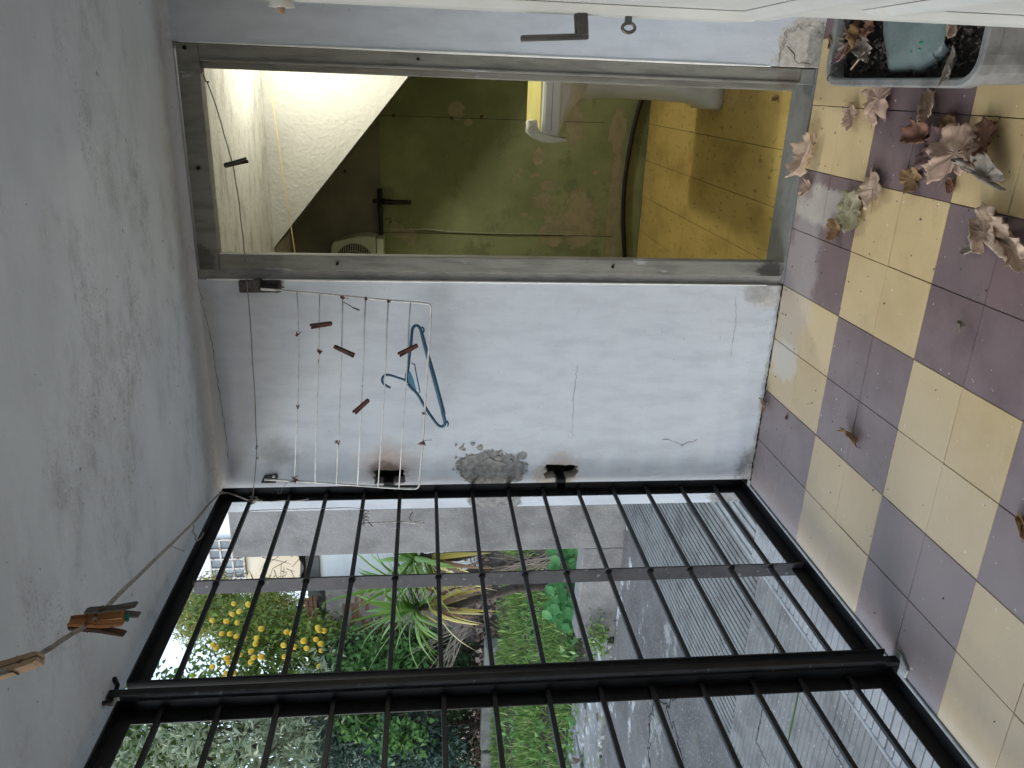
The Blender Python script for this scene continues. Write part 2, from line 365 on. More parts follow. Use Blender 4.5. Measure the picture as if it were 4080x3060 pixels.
m_darkwood = M('rotten_dark_timber', (.11,.10,.095), .95, (.045,.042,.04), 30, bump=.9, bscale=80, bdist=.006)
m_metaldark = M('dark_iron_bracket', (.05,.055,.05), .6, (.02,.02,.02), 30, bump=.4)
m_white = M('white_paint_chip', (.82,.82,.82), .5)
m_hole = M('dark_cavity', (.012,.011,.010), .95)
m_doorpaint = M('cream_metal_door_paint', (.64,.635,.60), .5, (.57,.565,.53), 6, bump=.1, kind='World', spec=.35)
m_handle = M('dull_steel_handle', (.17,.16,.15), .38, (.10,.095,.09), 20, bump=.1, metal=.8)
m_porc = M('white_china', (.74,.74,.70), .28, (.66,.66,.62), 8, bump=0, spec=.5)
m_basinyel = M('yellowed_basin_top', (.72,.66,.25), .4, (.62,.55,.2), 8, bump=.15)
m_ceram = M('dirty_white_ceramic', (.70,.70,.69), .3, (.60,.60,.585), 6, bump=.05, spec=.45)
m_cloth = M('crumpled_white_plastic', (.74,.74,.68), .6, (.60,.60,.54), 30, bump=.5, bscale=60, bdist=.01)
m_iron = M('sooty_iron_pipe', (.012,.012,.013), .55, (.03,.028,.026), 20)
m_hose = M('dark_rubber_hose', (.016,.010,.012), .5, (.03,.012,.014), 9)
m_cord = M('grimy_white_cord', (.36,.36,.25), .7, (.24,.24,.16), 30)
m_ycord = M('yellow_pull_cord', (.62,.50,.22), .7, (.5,.38,.15), 30)
m_heater = M('cream_heater_plastic', (.42,.44,.34), .45, (.36,.38,.29), 10, bump=.05)
m_planter = M('stained_translucent_planter_plastic', (.25,.245,.235), .5, (.14,.14,.13), 16, bump=.15, kind='World')
m_plantfront = M('dusty_grey_planter_face', (.25,.235,.22), .75, (.19,.178,.165), 12, kind='World', bump=.3)
m_potsoil = M('dark_potting_soil', (.030,.025,.022), .95, (.012,.010,.009), 30, bump=1.0, bscale=70, bdist=.02)

def leaf_mat(name, a, b, rough=.5, trans=.25, attr=True):
    t = NT(name)
    at = t.n('Attribute'); at.attribute_name = 'tint'
    c = t.mix(at.outputs['Fac'], a, b)
    t.done(c, rough, None, .35)
    if trans:
        tr = t.n('BsdfTranslucent'); t.link(c, tr.inputs['Color'])
        mx = t.n('MixShader'); mx.inputs[0].default_value = trans
        t.link(t.bsdf.outputs[0], mx.inputs[1]); t.link(tr.outputs[0], mx.inputs[2]); t.link(mx.outputs[0], t.out.inputs[0])
    return t.m
m_l_lemon = leaf_mat('lemon_leaves', (.09,.17,.03), (.32,.40,.09), .35)
m_l_willow = leaf_mat('feathery_olive_leaves', (.32,.34,.09), (.46,.46,.18), .7, .4)
m_l_silver = leaf_mat('silvery_leaves', (.16,.22,.13), (.52,.55,.38), .7, .2)
m_l_silver2 = leaf_mat('mid_green_leaves', (.09,.17,.045), (.26,.36,.11), .55, .3)
m_l_dark = leaf_mat('dark_bush_leaves', (.022,.05,.02), (.09,.15,.065), .45, .15)
m_l_fresh = leaf_mat('fresh_green_leaves', (.06,.16,.04), (.20,.36,.11), .5, .3)
m_l_teal = leaf_mat('blue_green_leaves', (.04,.085,.06), (.20,.29,.24), .5, .2)
m_l_grass = leaf_mat('lawn_blades', (.085,.20,.03), (.34,.42,.15), .6, .3)
m_l_strap = leaf_mat('strap_leaf_green', (.08,.18,.03), (.28,.40,.10), .4, .25)
m_l_strapy = leaf_mat('strap_leaf_yellowed', (.55,.42,.07), (.62,.58,.25), .5, .3)
m_l_strapb = leaf_mat('strap_leaf_dead', (.13,.06,.035), (.26,.17,.10), .8, .1)
m_l_nast = leaf_mat('nasturtium_leaf', (.04,.16,.04), (.075,.24,.07), .6, .25)
m_l_dead = leaf_mat('dead_litter_leaves', (.17,.11,.085), (.34,.26,.21), .9, .1)
m_lemon = M('lemon_peel', (.72,.42,.03), .45, (.68,.50,.06), 3, bump=.3, bscale=25, bdist=.01)
m_lemong = M('unripe_lemon_peel', (.20,.30,.02), .45, (.36,.40,.03), 3, bump=.3, bscale=25, bdist=.01)
m_bark = M('grey_brown_bark', (.085,.068,.055), .9, (.04,.032,.027), 20, bump=.8, bscale=60, bdist=.01)
m_twig = M('bare_twigs', (.27,.22,.18), .9, (.17,.14,.115), 20, bump=.3)
m_brick = M('weathered_brick', (.46,.22,.13), .9, (.36,.22,.16), 8, bump=.5, kind='World')
def peel_mat():
    t = NT('peeling_pink_plaster'); v = t.coord('World')
    c = t.mix(t.ramp(t.noise(v, 2.5, 6, .65), .35, .7), (.62,.53,.49), (.50,.41,.375))
    c = t.mix(t.mul(t.ramp(t.noise(v, 7, 6, .7), .52, .60), .8), c, (.78,.74,.70))
    c = t.mix(t.mul(t.ramp(t.noise(t.mapped('World', (1,1,1), (6,6,1)), 5, 6, .7), .60, .64), .7), c, (.48,.22,.13))
    return t.done(c, .9, t.bump(t.noise(v, 7, 6, .7), .6, .03), .2)
m_peel = peel_mat()
m_hwhite = M('whitewashed_house_wall', (.86,.86,.85), .85, (.76,.76,.76), 1.5, kind='World')
m_hcream = M('cream_house_wall', (.66,.55,.40), .85, (.72,.66,.54), .9, kind='World')
m_winframe = M('peeling_white_window_frame', (.60,.57,.54), .7, (.36,.20,.15), 7, lo=.52, hi=.6, kind='World')
m_pane = M('dull_window_glass', (.10,.13,.15), .3, (.20,.24,.26), 2, bump=0, spec=.6, kind='World')
m_roof = M('corrugated_roof_sheet', (.09,.085,.08), .8, (.16,.15,.14), 8, kind='World')

def dryleaf_mat(name, a, b, vein):
    t = NT(name); v = t.coord('Object')
    c = t.mix(t.ramp(t.noise(v, 30, 6, .65), .35, .68), a, b)
    c = t.mix(t.mul(t.ramp(t.noise(v, 14, 4, .6), .55, .66), .6), c, tuple(x_*.45 for x_ in a))
    at = t.n('Attribute'); at.attribute_name = 'vein'
    c = t.mix(t.mul(at.outputs['Fac'], .85), c, vein)
    h = t.mul(at.outputs['Fac'], 1.0)
    n1 = t.bump(h, .7, .004); n1 = t.bump(t.noise(v, 70, 5, .6), .6, .003, n1)
    t.done(c, .85, n1, .15)
    return t.m
m_dl = dict(pale=dryleaf_mat('pale_dry_leaf', (.52,.39,.29), (.38,.27,.19), (.52,.41,.33)),
            pink=dryleaf_mat('pinkish_dry_leaf', (.52,.36,.27), (.40,.27,.20), (.50,.35,.28)),
            red=dryleaf_mat('red_brown_dry_leaf', (.20,.10,.065), (.13,.065,.042), (.24,.12,.085)),
            brown=dryleaf_mat('brown_dry_leaf', (.30,.185,.09), (.20,.12,.06), (.37,.25,.14)),
            plum=dryleaf_mat('plum_dry_leaf', (.20,.12,.115), (.14,.085,.085), (.30,.20,.19)),
            grey=dryleaf_mat('grey_dry_leaf', (.30,.26,.21), (.20,.17,.14), (.37,.33,.28)),
            green=dryleaf_mat('greenish_dry_leaf', (.37,.33,.21), (.27,.24,.15), (.45,.41,.29)))

# ================================================================== THE PORCH
ZC = 2.022                                   # ceiling height
# --- floor: checkered cement tiles, 0.2 m
floor = struct(obj('porch_floor', MB().box(-.80, 1.0, -3.4, -.001, -.30, -.004), m_grout))
def tile_mesh(name, s, h, mat, ch=.0012):
    a = s/2; b = a-ch
    mb = MB().add([(-a,-a,-h),(a,-a,-h),(a,a,-h),(-a,a,-h),(-a,-a,-ch),(a,-a,-ch),(a,a,-ch),(-a,a,-ch),(-b,-b,0),(b,-b,0),(b,b,0),(-b,b,0)],
                  [(0,1,5,4),(1,2,6,5),(2,3,7,6),(3,0,4,7),(4,5,9,8),(5,6,10,9),(6,7,11,10),(7,4,8,11),(8,9,10,11)])
    me = mesh(name, mb); me.materials.append(mat); return me
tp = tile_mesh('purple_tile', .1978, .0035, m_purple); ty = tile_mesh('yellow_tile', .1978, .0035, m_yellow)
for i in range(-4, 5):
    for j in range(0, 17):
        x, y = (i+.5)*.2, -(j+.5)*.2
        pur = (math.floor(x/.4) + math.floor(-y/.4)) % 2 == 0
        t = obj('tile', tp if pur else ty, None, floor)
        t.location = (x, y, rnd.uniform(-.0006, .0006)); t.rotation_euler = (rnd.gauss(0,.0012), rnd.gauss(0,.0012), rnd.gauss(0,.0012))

# --- back wall with the doorway and two hinge holes
def jag(c, rx, rz, n, a, seed, sq=False):
    r = random.Random(seed); out = []
    for k in range(n):
        th = 2*math.pi*k/n; cx, cz = math.cos(th), math.sin(th)
        if sq: q = max(abs(cx), abs(cz)); cx, cz = cx/q, cz/q
        s = 1+r.uniform(-a, a); out.append((c[0]+rx*cx*s, c[1], c[2]+rz*cz*s))
    return out
outline = [(-.875,-.3),(-.003,-.3),(-.003,2.0),(.712,2.0),(.712,-.3),(1.05,-.3),(1.05,2.08),(-.875,2.08)]
wall = obj('porch_back_wall', MB().prism([(x, 0, z) for x, z in outline], (0,.14,0)), m_wall)
tag(wall, 'white plastered wall between the black gate and the bathroom doorway, carrying the drying rack', 'wall')
cutters = []
for c, rx, rz, sd in (((-.738,-.05,1.395), .026, .055, 3), ((-.728,-.05,.752), .026, .060, 5)):
    co = obj('cutter', MB().prism(jag(c, rx, rz, 26, .13, sd, True), (0,.11,0)), None); cutters.append(co)
    bo = wall.modifiers.new('hole', 'BOOLEAN'); bo.object = co; bo.operation = 'DIFFERENCE'; bo.solver = 'EXACT'
dg = bpy.context.evaluated_depsgraph_get(); nm = bpy.data.meshes.new_from_object(wall.evaluated_get(dg))
wall.modifiers.clear(); wall.data = nm
if not nm.materials: nm.materials.append(m_wall)
for co in cutters: bpy.data.objects.remove(co)
b = wall.modifiers.new('bevel', 'BEVEL'); b.width = .004; b.segments = 2; b.limit_method = 'ANGLE'
for c, rx, rz, sd in (((-.738,.058,1.395), .036, .072, 3), ((-.728,.058,.752), .036, .075, 5)):
    obj('hole_back', MB().box(c[0]-rx, c[0]+rx, .050, .0595, c[2]-rz, c[2]+rz), m_hole, wall)
def crack(pts, parent, r=.0009, seed=0, off=(0,-.0008,0), name='crack', step=.012, amp=.004, axis=(1,0,1)):
    rr = random.Random(seed); out = []
    for a, b_ in zip(pts, pts[1:]):
        a, b_ = V3(a), V3(b_); n = max(2, int((b_-a).length/step))
        for k in range(n):
            p = a.lerp(b_, k/n) + V3([rr.gauss(0, amp)*q for q in axis]); out.append(p+V3(off))
    out.append(V3(pts[-1])+V3(off))
    return obj(name, MB().tube(out, [r*rr.uniform(.3, 1.5) for _ in out], 4), m_hole, parent)
crack([(-.02,0,2.0),(-.14,0,1.985),(-.25,0,1.975),(-.42,0,1.968),(-.55,0,1.962),(-.66,0,1.96)], wall, .0006, 1, amp=.0025)
crack([(.765,0,.115),(.75,0,.09),(.735,0,.085),(.722,0,.03)], wall, .0010, 2, amp=.003)
crack([(-.60,0,.38),(-.62,0,.30),(-.60,0,.24)], wall, .0006, 3)
crack([(-.05,0,.17),(-.09,0,.16),(-.16,0,.155),(-.27,0,.155)], wall, .0004, 4, amp=.0015)
crack([(0.0,0,.003),(-.2,0,.002),(-.5,0,.003),(-.78,0,.004)], wall, .0028, 5, amp=.001)
crack([(-.30,0,.72),(-.42,0,.725),(-.58,0,.72)], wall, .0004, 6, amp=.002)
# loose plaster flakes by the patch and the foot of the door frame
for k in range(12):
    if k < 12: c = V3((rnd.uniform(-.69,-.60), -.001, rnd.uniform(.88,1.16)))
    else: c = V3((rnd.uniform(.715,.80), -.001, rnd.uniform(.02,.20)))
    r_ = rnd.uniform(.004, .013)
    obj('plaster_flake', MB().prism(jag(c, r_, r_*rnd.uniform(.5,1.6), 8, .45, k), (0,-.002,0)), m_reveal if k < 12 else m_cem, wall)

# --- ceiling
ceil = struct(obj('porch_ceiling', MB().box(-.835, 1.05, -3.4, .0, ZC, ZC+.14), m_ceil))
# cove where ceiling and wall meet
cv = MB(); pr = []
for k in range(6):
    a = math.pi/2*k/5; pr.append((-.028+.028*math.sin(a)*1.0, ZC-.022+.022*math.cos(a)*1.0))
poly = [(0, ZC-.0215)] + [(-.028*(1-math.sin(math.pi/2*k/5)), ZC-.0215*(1-math.cos(math.pi/2*k/5))) for k in range(6)]
cove = [( -.0005, ZC-.024)] + [(-.030*(1-math.cos(math.pi/2*k/6)) - .0005, ZC-.024*(1-math.sin(math.pi/2*k/6))) for k in range(7)] + [(-.0005, ZC-.0005)]
obj('ceiling_cove', MB().prism([(-.86, y, z) for y, z in cove], (1.9,0,0)), m_ceil, ceil, smooth=False)

# --- right and rear walls of the porch (outside the picture, they bounce the light)
rw = obj('porch_side_wall', MB().box(1.0, 1.14, -2.34, 0, -.3, ZC), m_wall); tag(rw, 'white plastered side wall behind the open cream door', 'wall')
jb = obj('door_jamb_wall', MB().box(.775, 1.14, -2.62, -2.345, -.3, ZC), m_wall); tag(jb, 'white wall end that the cream metal door hangs on', 'wall')

m_dim = M('grey_old_wall_paint', (.66,.66,.66), .9, (.58,.58,.58), 4, kind='World')
bk = obj('porch_rear_wall', MB().box(-.93, 1.14, -3.54, -3.4005, -.3, ZC), m_dim); tag(bk, 'grey wall closing the porch behind the viewer', 'wall')
lf = obj('porch_front_wall', MB().box(-.93, -.80, -3.40, -2.75, -.3, ZC-.0005), m_dim); tag(lf, 'wall beside the far gate leaf, behind the viewer', 'wall')
sw = obj('porch_room_wall', MB().box(1.0005, 1.14, -3.40, -2.6205, -.3, ZC-.0005), m_dim); tag(sw, 'wall right of the viewer', 'wall')
# --- door frame of the bathroom
fr = empty('door_frame', (.35, .02, 0), 'weathered grey frame of the doorway to the green bathroom', 'door frame')
obj('jamb', MB().box(.028, .080, .004, .046, .0, 1.928), m_frame, fr, bevel=.003)
obj('jamb', MB().box(.660, .709, .002, .06, .055, 1.928), m_frame, fr, bevel=.003)
obj('door_stop', MB().box(.640, .676, .018, .10, .06, 1.925), m_frame, fr, bevel=.003)
obj('jamb_lip', MB().box(.6605, .668, -.004, .002, .056, 1.92), m_frame, fr, bevel=.002)
obj('head', MB().box(.028, .709, .003, .056, 1.9285, 1.992), m_frame, fr, bevel=.003)
obj('plaster_reveal', MB().box(-.0025, .0275, .010, .0455, .0, 1.995), m_reveal, fr)
obj('edge_bead', MB().tube([(-.003,-.001,z) for z in (1.97,1.5,1.0,.5,.06)], [.003,.0042,.0038,.003,.002], 6), m_whitebead, fr)
obj('plaster_fillet', MB().tube([(.7115,-.0005,z) for z in (.16,.4,.8,1.2,1.6,1.98)], [.002,.004,.0035,.0045,.003,.002], 6), m_whitebead, fr)
for x, z in ((.695,1.965),(.053,1.55),(.055,.62),(.69,1.28),(.35,1.962)):
    obj('nail_hole', MB().tube([(x,.0045,z),(x,-.0015,z)], .005 if z < 1.9 else .0065, 8), m_hole, fr)
thr = obj('door_threshold', MB().box(-.001, .711, .0015, .158, -.06, .006), m_thresh, fr, bevel=.003)
obj('threshold_end', MB().box(.660, .709, .004, .10, .0065, .054), m_thresh, fr, bevel=.003)
for z in (1.953,):      # nail that holds the washing line
    obj('nail', MB().tube([onY(440,160,0)+V3((0,-.004,0)), onY(447,176,0)+V3((0,-.012,0)), onY(457,177,0)+V3((0,-.03,0))], [.0018,.0018,.002], 6), m_rust, fr)

# ================================================================== THE BATHROOM
YB, YS = 1.98, 1.45
bf = struct(obj('bathroom_floor', MB().box(-.60, 1.2, .1585, YB, -.3, -.004), m_grout))
tb = tile_mesh('bath_tile', .198, .0035, m_batht)
for i in range(-4, 4):
    for j in range(0, 9):
        x, y = .345+.2*i, .26+.2*j
        if x < -.5 or y > 1.95 or x > 1.1: continue
        t = obj('tile', tb, None, bf); t.location = (x, y, rnd.uniform(-.0005,.0005)); t.rotation_euler = (rnd.gauss(0,.001), rnd.gauss(0,.001), 0)
bw = obj('bathroom_back_wall', MB().box(-.70, 1.3, YB+.0005, YB+.12, -.3, 2.2), m_bathwall); tag(bw, 'green distempered bathroom wall with peeling patches behind the washbasin', 'wall')
for px, y0 in ((250, .41), (500, -.2)):         # seams of the old boarding
    xx = onY(1000, px+5, YB).x
    obj('seam', MB().box(xx-.0012, xx+.0012, YB-.0012, YB-.0002, .15 if px > 300 else .25, 1.50), m_hole, bw)
obj('dado_line', MB().box(-.5, .42, YB-.006, YB-.0002, 1.508, 1.517), m_soffit, bw)
for a, b_ in ((850,250),(975,255),(1040,252),(745,370)):
    p = onY(a, b_, YB); obj('nail_hole', MB().tube([p+V3((0,-.001,0)), p+V3((0,-.004,0))], [.010,.004], 7), m_rust, bw)
blw = obj('bathroom_left_wall', MB().box(-.70, -.6005, .14, YB, -.3, 2.2), m_bathwall); tag(blw, 'side wall of the bathroom left of the doorway, out of sight', 'wall')
brw = obj('bathroom_right_wall', MB().box(1.2005, 1.3, .14, YB, -.3, 2.2), m_stucco); tag(brw, 'side wall of the bathroom behind the washbasin', 'wall')
bc = struct(obj('bathroom_ceiling', MB().box(-.60, 1.2, .1405, YB, 2.024, 2.2), m_bathceil))
iw = obj('bathroom_front_wall', MB().box(-.60, -.004, .1403, .16, 0, 2.02).box(.713, 1.2, .1403, .16, 0, 2.02), m_stucco); tag(iw, 'inner face of the wall around the bathroom doorway', 'wall')
# the side of the stairs that cross above the bathroom
sl_ = (1.33178-2.02776)/(.65101+.20050); zx = lambda x: 2.02776+sl_*(x+.2005)
xt = -.2005-(2.0235-2.02776)/-sl_*-1
st = MB().prism([(-.19, YS, 2.0235), (1.2, YS, zx(1.2)), (1.2, YS, 2.0235)], (0, YB-YS-.0005, 0))
stair = obj('stair_side', st, m_stucco); tag(stair, 'bright white stucco side of a staircase sloping down across the bathroom', 'staircase')
obj('soffit_board', MB().add([(-.195,YS+.003,2.02),(1.195,YS+.003,zx(1.195)-.004),(1.195,YB-.001,zx(1.195)-.004),(-.195,YB-.001,2.02)], [(0,1,2,3)]), m_soffit, stair)
# bulb, hidden above the doorway's right corner
LB = V3((.84, 1.06, 1.84))
bulb = empty('light_bulb', LB, 'lit bulb hanging in the bathroom behind the top right corner of the doorway', 'light bulb')
t = NT('lit_bulb_glass'); t.bsdf.inputs['Emission Color'].default_value = (1,.93,.66,1); t.bsdf.inputs['Emission Strength'].default_value = 12; t.done((.9,.9,.85), .3)
obj('glass', MB().lathe([(.004,-.05),(.02,-.045),(.03,-.028),(.03,-.012),(.02,.012),(.013,.03),(.013,.04)], LB, 16), t.m, bulb, smooth=True)
obj('socket', MB().lathe([(.018,.04),(.02,.05),(.02,.085),(.008,.095)], LB, 14), m_iron, bulb, smooth=True)
obj('flex', MB().tube([LB+V3((0,0,.09)), LB+V3((0,.003,.165))], .003, 6), m_cord, bulb)
pl = bpy.data.lights.new('bulb_light', 'POINT'); pl.energy = 12.5; pl.color = (1,.975,.83); pl.shadow_soft_size = .045
po = bpy.data.objects.new('bulb_light', pl); COL.objects.link(po); po.location = LB+V3((0,0,-.075)); po.parent = bulb; po.matrix_parent_inverse = bulb.matrix_world.inverted()
# washbasin on its pedestal
wb = empty('washbasin', (.68, .86, 0), 'white pedestal washbasin with a yellowed top in the green bathroom', 'washbasin')
bx0, bx1, by0, by1, zb = .432, .95, .60, 1.10, .800
def rring(cx, cy, hx, hy, r, z, n=5):
    out = []
    for sx, sy, a0 in ((1,1,0),(-1,1,90),(-1,-1,180),(1,-1,270)):
        for k in range(n+1):
            a = math.radians(a0+90*k/n); out.append((cx+sx*(hx-r)+r*math.cos(a), cy+sy*(hy-r)+r*math.sin(a), z))
    return out
def loft(mb, rings, cap0=True, cap1=True):
    b = len(mb.v); n = len(rings[0])
    for r in rings: mb.v += [tuple(p) for p in r]
    for i in range(len(rings)-1):
        for k in range(n):
            k2 = (k+1) % n; mb.f.append((b+i*n+k, b+i*n+k2, b+(i+1)*n+k2, b+(i+1)*n+k))
    if cap0: mb.f.append(tuple(b+k for k in reversed(range(n))))
    if cap1: mb.f.append(tuple(b+(len(rings)-1)*n+k for k in range(n)))
    return mb
cx, cy, hx, hy = (bx0+bx1)/2, (by0+by1)/2, (bx1-bx0)/2, (by1-by0)/2
obj('bowl', loft(MB(), [rring(cx+.02,cy+.03,.10,.12,.09,.60), rring(cx+.01,cy+.02,.15,.16,.12,.64), rring(cx,cy+.01,.205,.215,.12,.69), rring(cx,cy,hx-.015,hy-.015,.06,.728), rring(cx,cy,hx-.003,hy-.003,.025,.735), rring(cx,cy,hx,hy,.022,.742), rring(cx,cy,hx,hy,.022,.792), rring(cx,cy,hx-.006,hy-.006,.02,zb), rring(cx,cy,hx-.05,hy-.06,.1,zb), rring(cx,cy,hx-.08,hy-.09,.1,zb-.06), rring(cx,cy,.06,.06,.055,zb-.12)]), m_ceram, wb, smooth=False)
obj('rim_seam', MB().box(bx0+.03, bx1-.03, by0-.0012, by0+.003, .766, .768), m_soffit, wb)
obj('yellowed_deck', loft(MB(), [rring(cx,cy+.02,hx-.012,hy-.035,.02,zb+.001), rring(cx,cy+.02,hx-.013,hy-.036,.02,zb+.006)]), m_basinyel, wb)
pc = (.685, .97)
obj('pedestal', loft(MB(), [rring(pc[0],pc[1],.128,.15,.03,0), rring(pc[0],pc[1],.128,.15,.03,.05), rring(pc[0],pc[1],.118,.14,.04,.062), rring(pc[0],pc[1],.107,.12,.06,.11), rring(pc[0],pc[1],.100,.11,.07,.3), rring(pc[0],pc[1],.098,.108,.07,.5), rring(pc[0],pc[1],.112,.12,.07,.60), rring(pc[0],pc[1],.15,.15,.08,.66)]), m_ceram, wb, smooth=True)
# crumpled white tube draped over the basin's left end
cr = MB(); rr = random.Random(4)
path = [(1148,262),(1150,280),(1158,291),(1172,299),(1195,302),(1222,303)]
pts = [onY(a, b_, .61) + V3((0,-.012 if i > 2 else .01,0)) for i, (a, b_) in enumerate(path)]
cr.tube(pts, [.020,.026,.022,.016,.012,.005], 9)
cr.v = [tuple(V3(p)+V3((rr.gauss(0,.003), rr.gauss(0,.003), rr.gauss(0,.003)))) for p in cr.v]
tag(obj('squeezed_tube', cr, m_cloth, smooth=True), 'crumpled white tube drooping over the left end of the washbasin', 'tube')
# black water pipe with a tap along the dado
pipe = empty('water_pipe', onY(822,480,YB-.03), 'sooty black water pipe with a tap below the dado line of the bathroom wall', 'pipe')
y_ = YB-.03
obj('pipe_run', MB().tube([onY(820,408,y_), onY(822,470,y_), onY(825,562,y_), onY(826,640,y_)], .014, 10), m_iron, pipe, smooth=True)
obj('tap_spout', MB().tube([onY(822,435,y_-.01), onY(850,437,y_-.03), onY(888,437,y_-.035)], [.019,.014,.012], 10), m_iron, pipe, smooth=True)
obj('tap_knob', MB().tube([onY(818,434,y_-.02), onY(808,434,y_-.05)], [.010,.013], 8), m_iron, pipe, smooth=True)
obj('hook', MB().tube([onY(832,474,y_+.01), onY(842,472,y_), onY(846,478,y_), onY(840,482,y_)], .003, 5), m_iron, pipe)
# fan heater on the wall, half hidden by the frame
ht = empty('fan_heater', onY(770,545,1.86), 'small cream fan heater with a round grille, cut off by the left door jamb', 'heater')
h0, h1 = onY(716,560,1.84), onY(812,513,1.84); hl = h0.x-.16
zt, zb_ = h0.z, h1.z
outl = [(hl, zb_), (h1.x, zb_), (h1.x+.008, zb_+.05), (h1.x+.002, zb_+.11), (h1.x-.03, zt-.012), (h1.x-.06, zt), (hl, zt)]
body = obj('body', MB().prism([(x, 1.835, z) for x, z in outl], (0,.13,0)), m_heater, ht, bevel=.008)
obj('base', MB().box(hl, h1.x-.006, 1.83, YB-.002, onY(829,520,1.84).z, zb_-.003), m_heater, ht, bevel=.004)
gc = onY(766,566,1.835)
obj('grille_opening', MB().tube([gc+V3((0,-.0005,0)), gc+V3((0,-.003,0))], .105, 28), m_hole, ht)
for k in range(-10, 11):
    zz = k*.0098; hw = math.sqrt(max(.0, .105**2-zz*zz))
    obj('grille_slat', MB().bar(gc+V3((-hw,-.005,zz)), gc+V3((hw,-.005,zz)), .003, .0028), m_heater, ht)
for a in (.35,.7): obj('grille_ring', MB().tube([gc+V3((.095*a*math.cos(q), -.007, .095*a*math.sin(q))) for q in np.linspace(0, 2*math.pi, 25)[:-1]], .0015, 4, closed=True), m_heater, ht)
kp = onY(728,552,1.835); obj('knob', MB().tube([kp, kp+V3((0,-.018,0))], [.016,.013], 14), m_heater, ht, smooth=True)
# cords and hose
tag(obj('hanging_cord', MB().tube([onY(a, b_, YB-.012) for a, b_ in ((822,499),(830,494),(870,497),(920,495),(970,500),(1040,503),(1100,505),(1160,505),(1215,506),(1228,509))], .0035, 6), m_cord), 'thin white cord hanging down the green bathroom wall', 'cord')
tag(obj('rubber_hose', MB().tube([onY(a, b_, YB-.02) for a, b_ in ((1400,185),(1390,205),(1378,240),(1366,290),(1357,340),(1350,390),(1347,430),(1346,480),(1348,530),(1352,600))], .013, 8), m_hose, smooth=True), 'dark rubber hose sagging along the foot of the green wall', 'hose')
tag(obj('pull_cord', MB().tube([onY(576,142,1.30), onY(590,230,1.25), onY(609,360,1.2), onY(640,565,1.1)], .0022, 5), m_ycord), 'slack yellow cord crossing the bright stucco of the bathroom', 'cord')
tag(obj('fallen_stalk', MB().bar(onZ(1668,215,.004), onZ(1680,212,.004), .012, .004), m_dl['red']), 'small dark leaf bit on the yellow bathroom tiles', 'leaf')

# ================================================================== OPEN DOOR LEAF ON THE RIGHT
dl = empty('open_door', (.75, -2.3, 0), 'cream metal door standing open at the edge of the picture, seen edge-on', 'door')
DX, DY = .7265, -1.5
obj('leaf', MB().box(DX, DX+.036, -2.32, DY, .03, 1.96), m_doorpaint, dl, bevel=.003)
# raised mouldings of the panels
def mould(name, y0, y1, z0, z1, w=.045, d=.0115):
    for (ya, yb, za, zb2, ax) in ((y1-w, y1, z0, z1, 'v'), (y0, y0+w, z0, z1, 'v'), (y0+w+.001, y1-w-.001, z0, z0+w, 'h'), (y0+w+.001, y1-w-.001, z1-w, z1, 'h')):
        b2 = d*.4
        vs = [(DX-.0005,ya,za),(DX-.0005,yb,za),(DX-.0005,yb,zb2),(DX-.0005,ya,zb2)]
        i = .012
        vs += [(DX-d,ya+i,za+(i if ax == 'h' else i*2)),(DX-d,yb-(i if ax == 'h' else .0005),za+(i if ax == 'h' else .055)),(DX-d,yb-(i if ax == 'h' else .0005),zb2-(i if ax == 'h' else .03)),(DX-d,ya+i,zb2-i)]
        obj(name, MB().add(vs, [(0,1,2,3),(4,5,6,7),(0,1,5,4),(1,2,6,5),(2,3,7,6),(3,0,4,7)]), m_doorpaint, dl, bevel=.002)
mould('moulding', -2.25, DY-.002, .815, 1.93)
mould('moulding', -2.20, DY-.12, .16, .745, .04, .010)
hz = onY(1253,45,DY-.03)
hd = empty('x', (0,0,0), None, None); bpy.data.objects.remove(hd)
zc = hz.z
stem0 = V3((DX-.009, DY-.03, zc)); stem1 = onY(1257,78,DY-.03); tip = onY(1125,83,DY-.03)
han = obj('handle', MB().bar(stem0, stem1, .014, .017, (0,0,1)), m_handle, dl, bevel=.004)
obj('lever', MB().bar(stem1+V3((0,0,-.008)), tip, .014, .0075, (1,0,0)), m_handle, han, bevel=.002)
kz = onY(1357,46,DY-.03); kb = onY(1358,60,DY-.03)
key = obj('key', MB().bar(V3((DX-.006,DY-.03,kz.z)), V3((kb.x+.006,DY-.03,kz.z)), .006, .008), m_handle, dl)
obj('key_bow', MB().tube([kb+V3((.0055*math.cos(a), 0, .0082*math.sin(a))) for a in np.linspace(0, 2*math.pi, 17)[:-1]], .0022, 6, closed=True), m_handle, key, smooth=True)
pz = onY(608,8,DY-.02)
hk = obj('china_hook', MB().tube([V3((DX,DY-.02,pz.z)), pz+V3((.004,0,0)), pz+V3((-.004,0,0))], [.014,.013,.016], 12), m_porc, dl, smooth=True)
obj('hook_pin', MB().tube([pz, onY(606,30,DY-.02)], [.0055,.0042], 8), m_peg_pale, hk, smooth=True)

